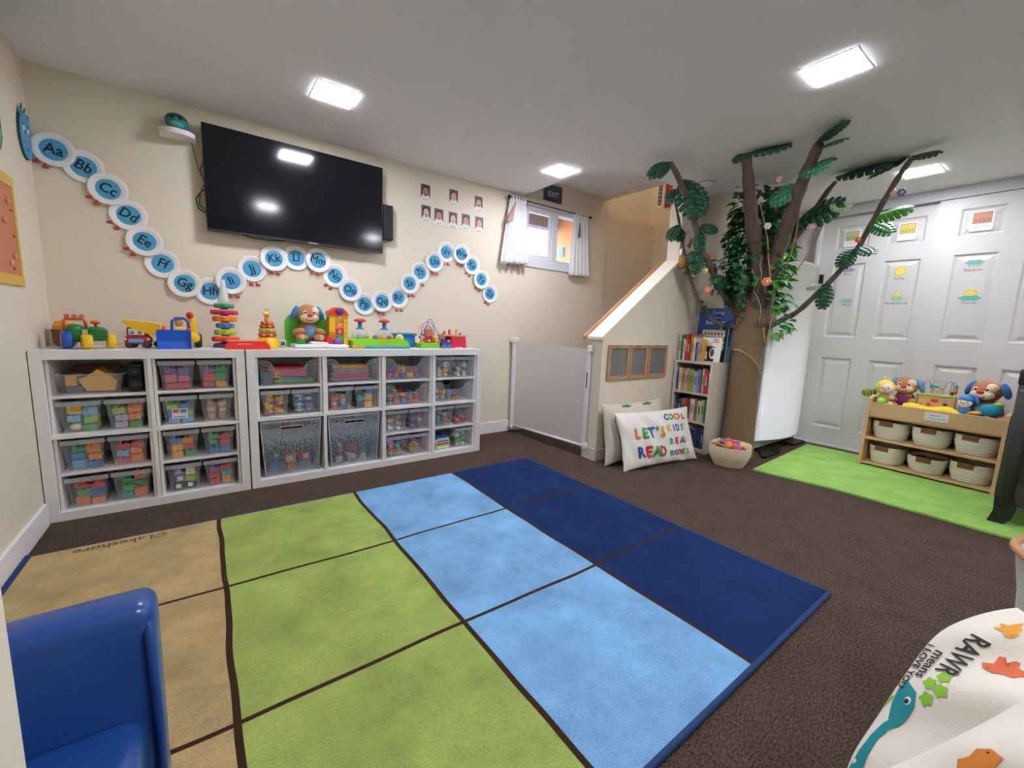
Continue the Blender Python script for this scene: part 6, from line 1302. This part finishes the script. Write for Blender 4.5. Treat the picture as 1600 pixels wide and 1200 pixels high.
ms, on = pillow_shape(.70,.43,.12,3); m = MB(BEI); ms(m); m.build('cover', t); m = MB(mat('3E7A52',.8)); [patch(m, blob(a,.195,.05,.012,5,.2), on) for a in (-.12,.12)]; m.build('green_print', t)
t = thing('reading_pillow', 'white pillow lettered LETS READ and COOL KIDS READ BOOKS on the floor', 'pillow', (3.20,-1.275,.192), rx=-.33, rz=-.13)
t['label'] = 'white pillow with colourful reading slogan letters leaning by the stair wall'
ms, on = pillow_shape(.74,.40,.095,8,wr=.014); m = MB(CAN); ms(m); m.build('cover', t)
LC = ['E07B2E','3FA34D','D8383C','3C4F9A','E8B62E','7A4FA0','2F8FC0']
def colour_line(s_, x0, z, size, adv, cols, dz=0):
    x = x0
    for k, ch in enumerate(s_):
        if ch != ' ':
            m.m(mat(cols[k % len(cols)], .8)); subdiv_text(m, ch, size, lambda a, b_, o_, x=x, k=k: on(a+x, b_+z+dz*k, o_), sx=1.0, bold=size*.055)
        x += adv*(.78 if (ch in "'I" or s_[k+1:k+2] in ("'",'I')) else 1)
m = MB()
def flush():
    global m
    m.build('lettering', t); m = MB()
flush()
colour_line("LET'S", -.23, .035, .10, .066, ['E07B2E','3FA34D','2F5FA8','3C8F4A','E0A02E'], -.002); flush(); colour_line('READ', -.22, -.095, .105, .070, ['2F4A8A','D8383C','3FA34D','C04A4A'], -.004)
flush()
colour_line('COOL', .08, .135, .066, .054, ['3C4F9A','3FA34D','E07B2E','C0504A'], -.002); flush(); colour_line('KIDS', .085, .05, .066, .055, ['D9C83A','8A5AA8','3C4F9A','6FB04A'], -.001)
flush()
colour_line('READ', .085, -.045, .062, .049, ['3FA34D','D8383C','3C4F9A','E07B2E']); flush(); colour_line('BOOKS', .072, -.13, .056, .043, ['3FA34D','7A4FA0','C0504A','3FA34D','E0A02E'])
m.build('lettering', t)
# basket of felt toys
t = rope_basket('toy_basket', 'round coiled rope basket of bright toys between bookcase and freezer', (3.665,-1.575,0), .35, .158, .138, .150, coils=12, tab=False, m_=mat('E4D3B6', .85, bump=(200,.3)), flare=.70)
t = [o for o in COL.objects if o.name.startswith('toy_basket')][0]
m = MB(mat('B8814F',.8)); m.tube([(-.145,.0,.148),(-.14,.04,.166),(-.115,.085,.168),(-.08,.115,.148)], .006, 8); m.tube([(.0,-.14,.140),(.03,-.145,.122),(.09,-.135,.126),(.11,-.11,.142)], .004, 8); m.build('handle', t)
wq = 'the rope basket by the bookcase'; used = {}
tag(MB(mat('6A4A5A',.9)).lathe([(0,0),(.08,0),(.105,.105),(.05,.112),(0,.112)], n=20).build('felt_cloth', None, (3.665,-1.575,.016)), 'purple felt cloth filling the rope basket by the bookcase', 'cloth')
zb = .131
for k, (kd, c_, c2_, dx, dy, s_) in enumerate((('ball','orange','white',-.07,-.02,1.3),('star','purple',None,-.045,.045,1.4),('cone','blue','white',.0,-.055,1.4),('gear','yellow','white',.055,-.035,1.5),('ring','red',None,.085,.005,1.6),('fruit','lime',None,.06,.045,1.3),('block','pink','white',.0,.02,1.4),('figure','orange','white',-.02,.075,1.2),('brick','pink',None,-.05,-.065,1.2))):
    toy(kd, c_, (3.665+dx, -1.575+dy, zb), wq, k*.7, c2_, used, s_)
close_groups(used)
# big dinosaur-print floor cushions, bottom right
t = thing('dinosaur_cushion', 'large cream dinosaur-print cushion, upper of the two at bottom right', 'cushion', (1.718-.681*.09-.2017*.18+.7035*.045, -2.901+.1856*.09-.9775*.18-.1005*.045, .3-.708*.09-.062*.18-.7035*.045))
def orient(o, xa, nrm):
    """local x -> xa, local -y (print side) -> nrm"""
    xa = Vector(xa).normalized(); nrm = Vector(nrm).normalized(); y = -nrm; xa = (xa-y*xa.dot(y)).normalized(); z = xa.cross(y)
    o.rotation_euler = Matrix((xa, y, z)).transposed().to_euler()
GR = mat('8FC43A',.8)
def paw(m, on, x, z, s_=1, rot=0):
    patch(m, blob(x, z, .024*s_, .020*s_, 5, .16, 30, rot), on, .002, 2)
def dino(m, on, body, x, z, rot, s_=1):
    def R2(a, b_): c_, q_ = math.cos(rot), math.sin(rot); return (x+(a*c_-b_*q_)*s_, z+(a*q_+b_*c_)*s_)
    m.m(mat(body,.85)); patch(m, [R2(a, b_) for a, b_ in ((-.10,.02),(-.05,.03),(-.03,.05),(0,.045),(.03,.055),(.06,.04),(.065,.01),(.03,.0),(.02,-.045),(.0,-.05),(-.005,-.02),(-.03,-.045),(-.045,-.04),(-.04,-.01),(-.07,-.0))], on, .002, 4)
    m.m(INK); patch(m, [R2(a, b_) for a, b_ in ell(.045,.035,.004,.003,8)], on, .003, 1)
CU = mat('EFE8DA', .85, bump=(300,.2))
t1 = t
def cushion(t, w_, h, th, seed, cor=0): 
    ms, on = pillow_shape(w_, h, th, seed, wr=.013, cor=cor); m = MB(CU); ms(m); m.build('cover', t); return on
orient(t1, (-.681,.186,-.708), (-.7035,.1005,.7035)); on0 = cushion(t1, .62, .46, .15, 4, .40)
A0, B0 = .09, .18          # where the printed motif sits on the cloth
on = lambda a, b_, o_=.0015: on0(a-A0, b_-B0, o_)
m = MB(INK); subdiv_text(m, 'RAWR', .046, lambda a, b_, o_: on(a-.062, b_+.014, o_), sx=.8, bold=.0006); subdiv_text(m, 'means', .028, lambda a, b_, o_: on(a-.015, b_-.014, o_), bold=.0004); subdiv_text(m, 'i LOVE YOU', .022, lambda a, b_, o_: on(a+.0, b_-.036, o_), sx=.95, bold=.0005); m.build('black_lettering', t1)
m = MB(mat('1E8A93',.85)); ribbon(m, [(.115,-.006),(.135,-.018),(.165,-.024),(.205,-.026),(.245,-.028),(.28,-.03)], [.009,.008,.008,.010,.014,.018], on)
patch(m, [(.035,-.030),(.05,-.002),(.075,.006),(.10,.006),(.118,.002),(.128,-.008),(.12,-.022),(.09,-.032),(.06,-.036)], on, .0026); m.m(WHITE); patch(m, ell(.072,-.008,.008,.006,14), on, .0032, 1); m.m(INK); patch(m, ell(.074,-.009,.005,.0042,12), on, .0038, 1); m.build('teal_dinosaur', t1)
for a, b_ in ((.022,.008),(-.003,.020),(.051,.016),(.025,.028)): m = MB(GR); paw(m, on, a, b_, .5); m.build('footprint', t1)
m = MB(GR); ribbon(m, [(.05,-.052),(.08,-.046),(.11,-.050)], [.005,.010,.004], on); m.build('green_leaf_print', t1)
for c_, a, b_, r_, s_ in (('E2714A',-.085,.066,-1.2,.42),('E8963E',-.17,.10,.1,.45),('E8A33E',-.16,.02,.4,.34)): m = MB(); dino(m, on, c_, a, b_, r_, s_); m.build('orange_dinosaur', t1)
t2 = thing('dinosaur_cushion', 'cream dinosaur-print cushion in front, lowest at bottom right corner', 'cushion', (1.455,-3.18,.285))
orient(t2, (.55,-.46,.69), (-.65,.05,.75)); on1 = cushion(t2, .50, .50, .13, 6)
m = MB(INK); subdiv_text(m, 'RAWR', .075, lambda a, b_, o_: on1(a+.0, b_+.115, o_), sx=.9, bold=.0008); subdiv_text(m, 'means', .045, lambda a, b_, o_: on1(a, b_+.05, o_), bold=.0006); m.build('black_lettering', t2)
for c_, a, b_, r_, s_ in (('E58A3A',-.05,.19,-.1,.5),('E2714A',.14,.20,.2,.4)): m = MB(); dino(m, on1, c_, a, b_, r_, s_); m.build('orange_dinosaur', t2)
t = thing('storage_hamper', 'white cloth hamper with a tan rope handle at right edge', 'hamper', (2.175,-3.128,0), rz=.3)
HC = mat('D9D3CC', .85, bump=(180,.3))
MB(HC).lathe([(.10,0),(.125,.02),(.15,.36),(.165,.455),(.170,.467),(.160,.465),(.142,.36),(.115,.03),(0,.03)], n=36).build('cloth_body', t)
m = MB(mat('B98A5E',.7)); m.torus((0,0,.463),.166,.009,40,8); m.build('tan_rim', t)
m = MB(mat('C9A57A',.7)); m.tube([(-.158,.05,.455),(-.185,.065,.43),(-.19,.06,.40),(-.16,.055,.375)], .009, 8); m.build('rope_handle', t)
MB(mat('8FA6C8',.85)).lathe([(.131,.14),(.1395,.26)], n=36).build('blue_print_band', t)
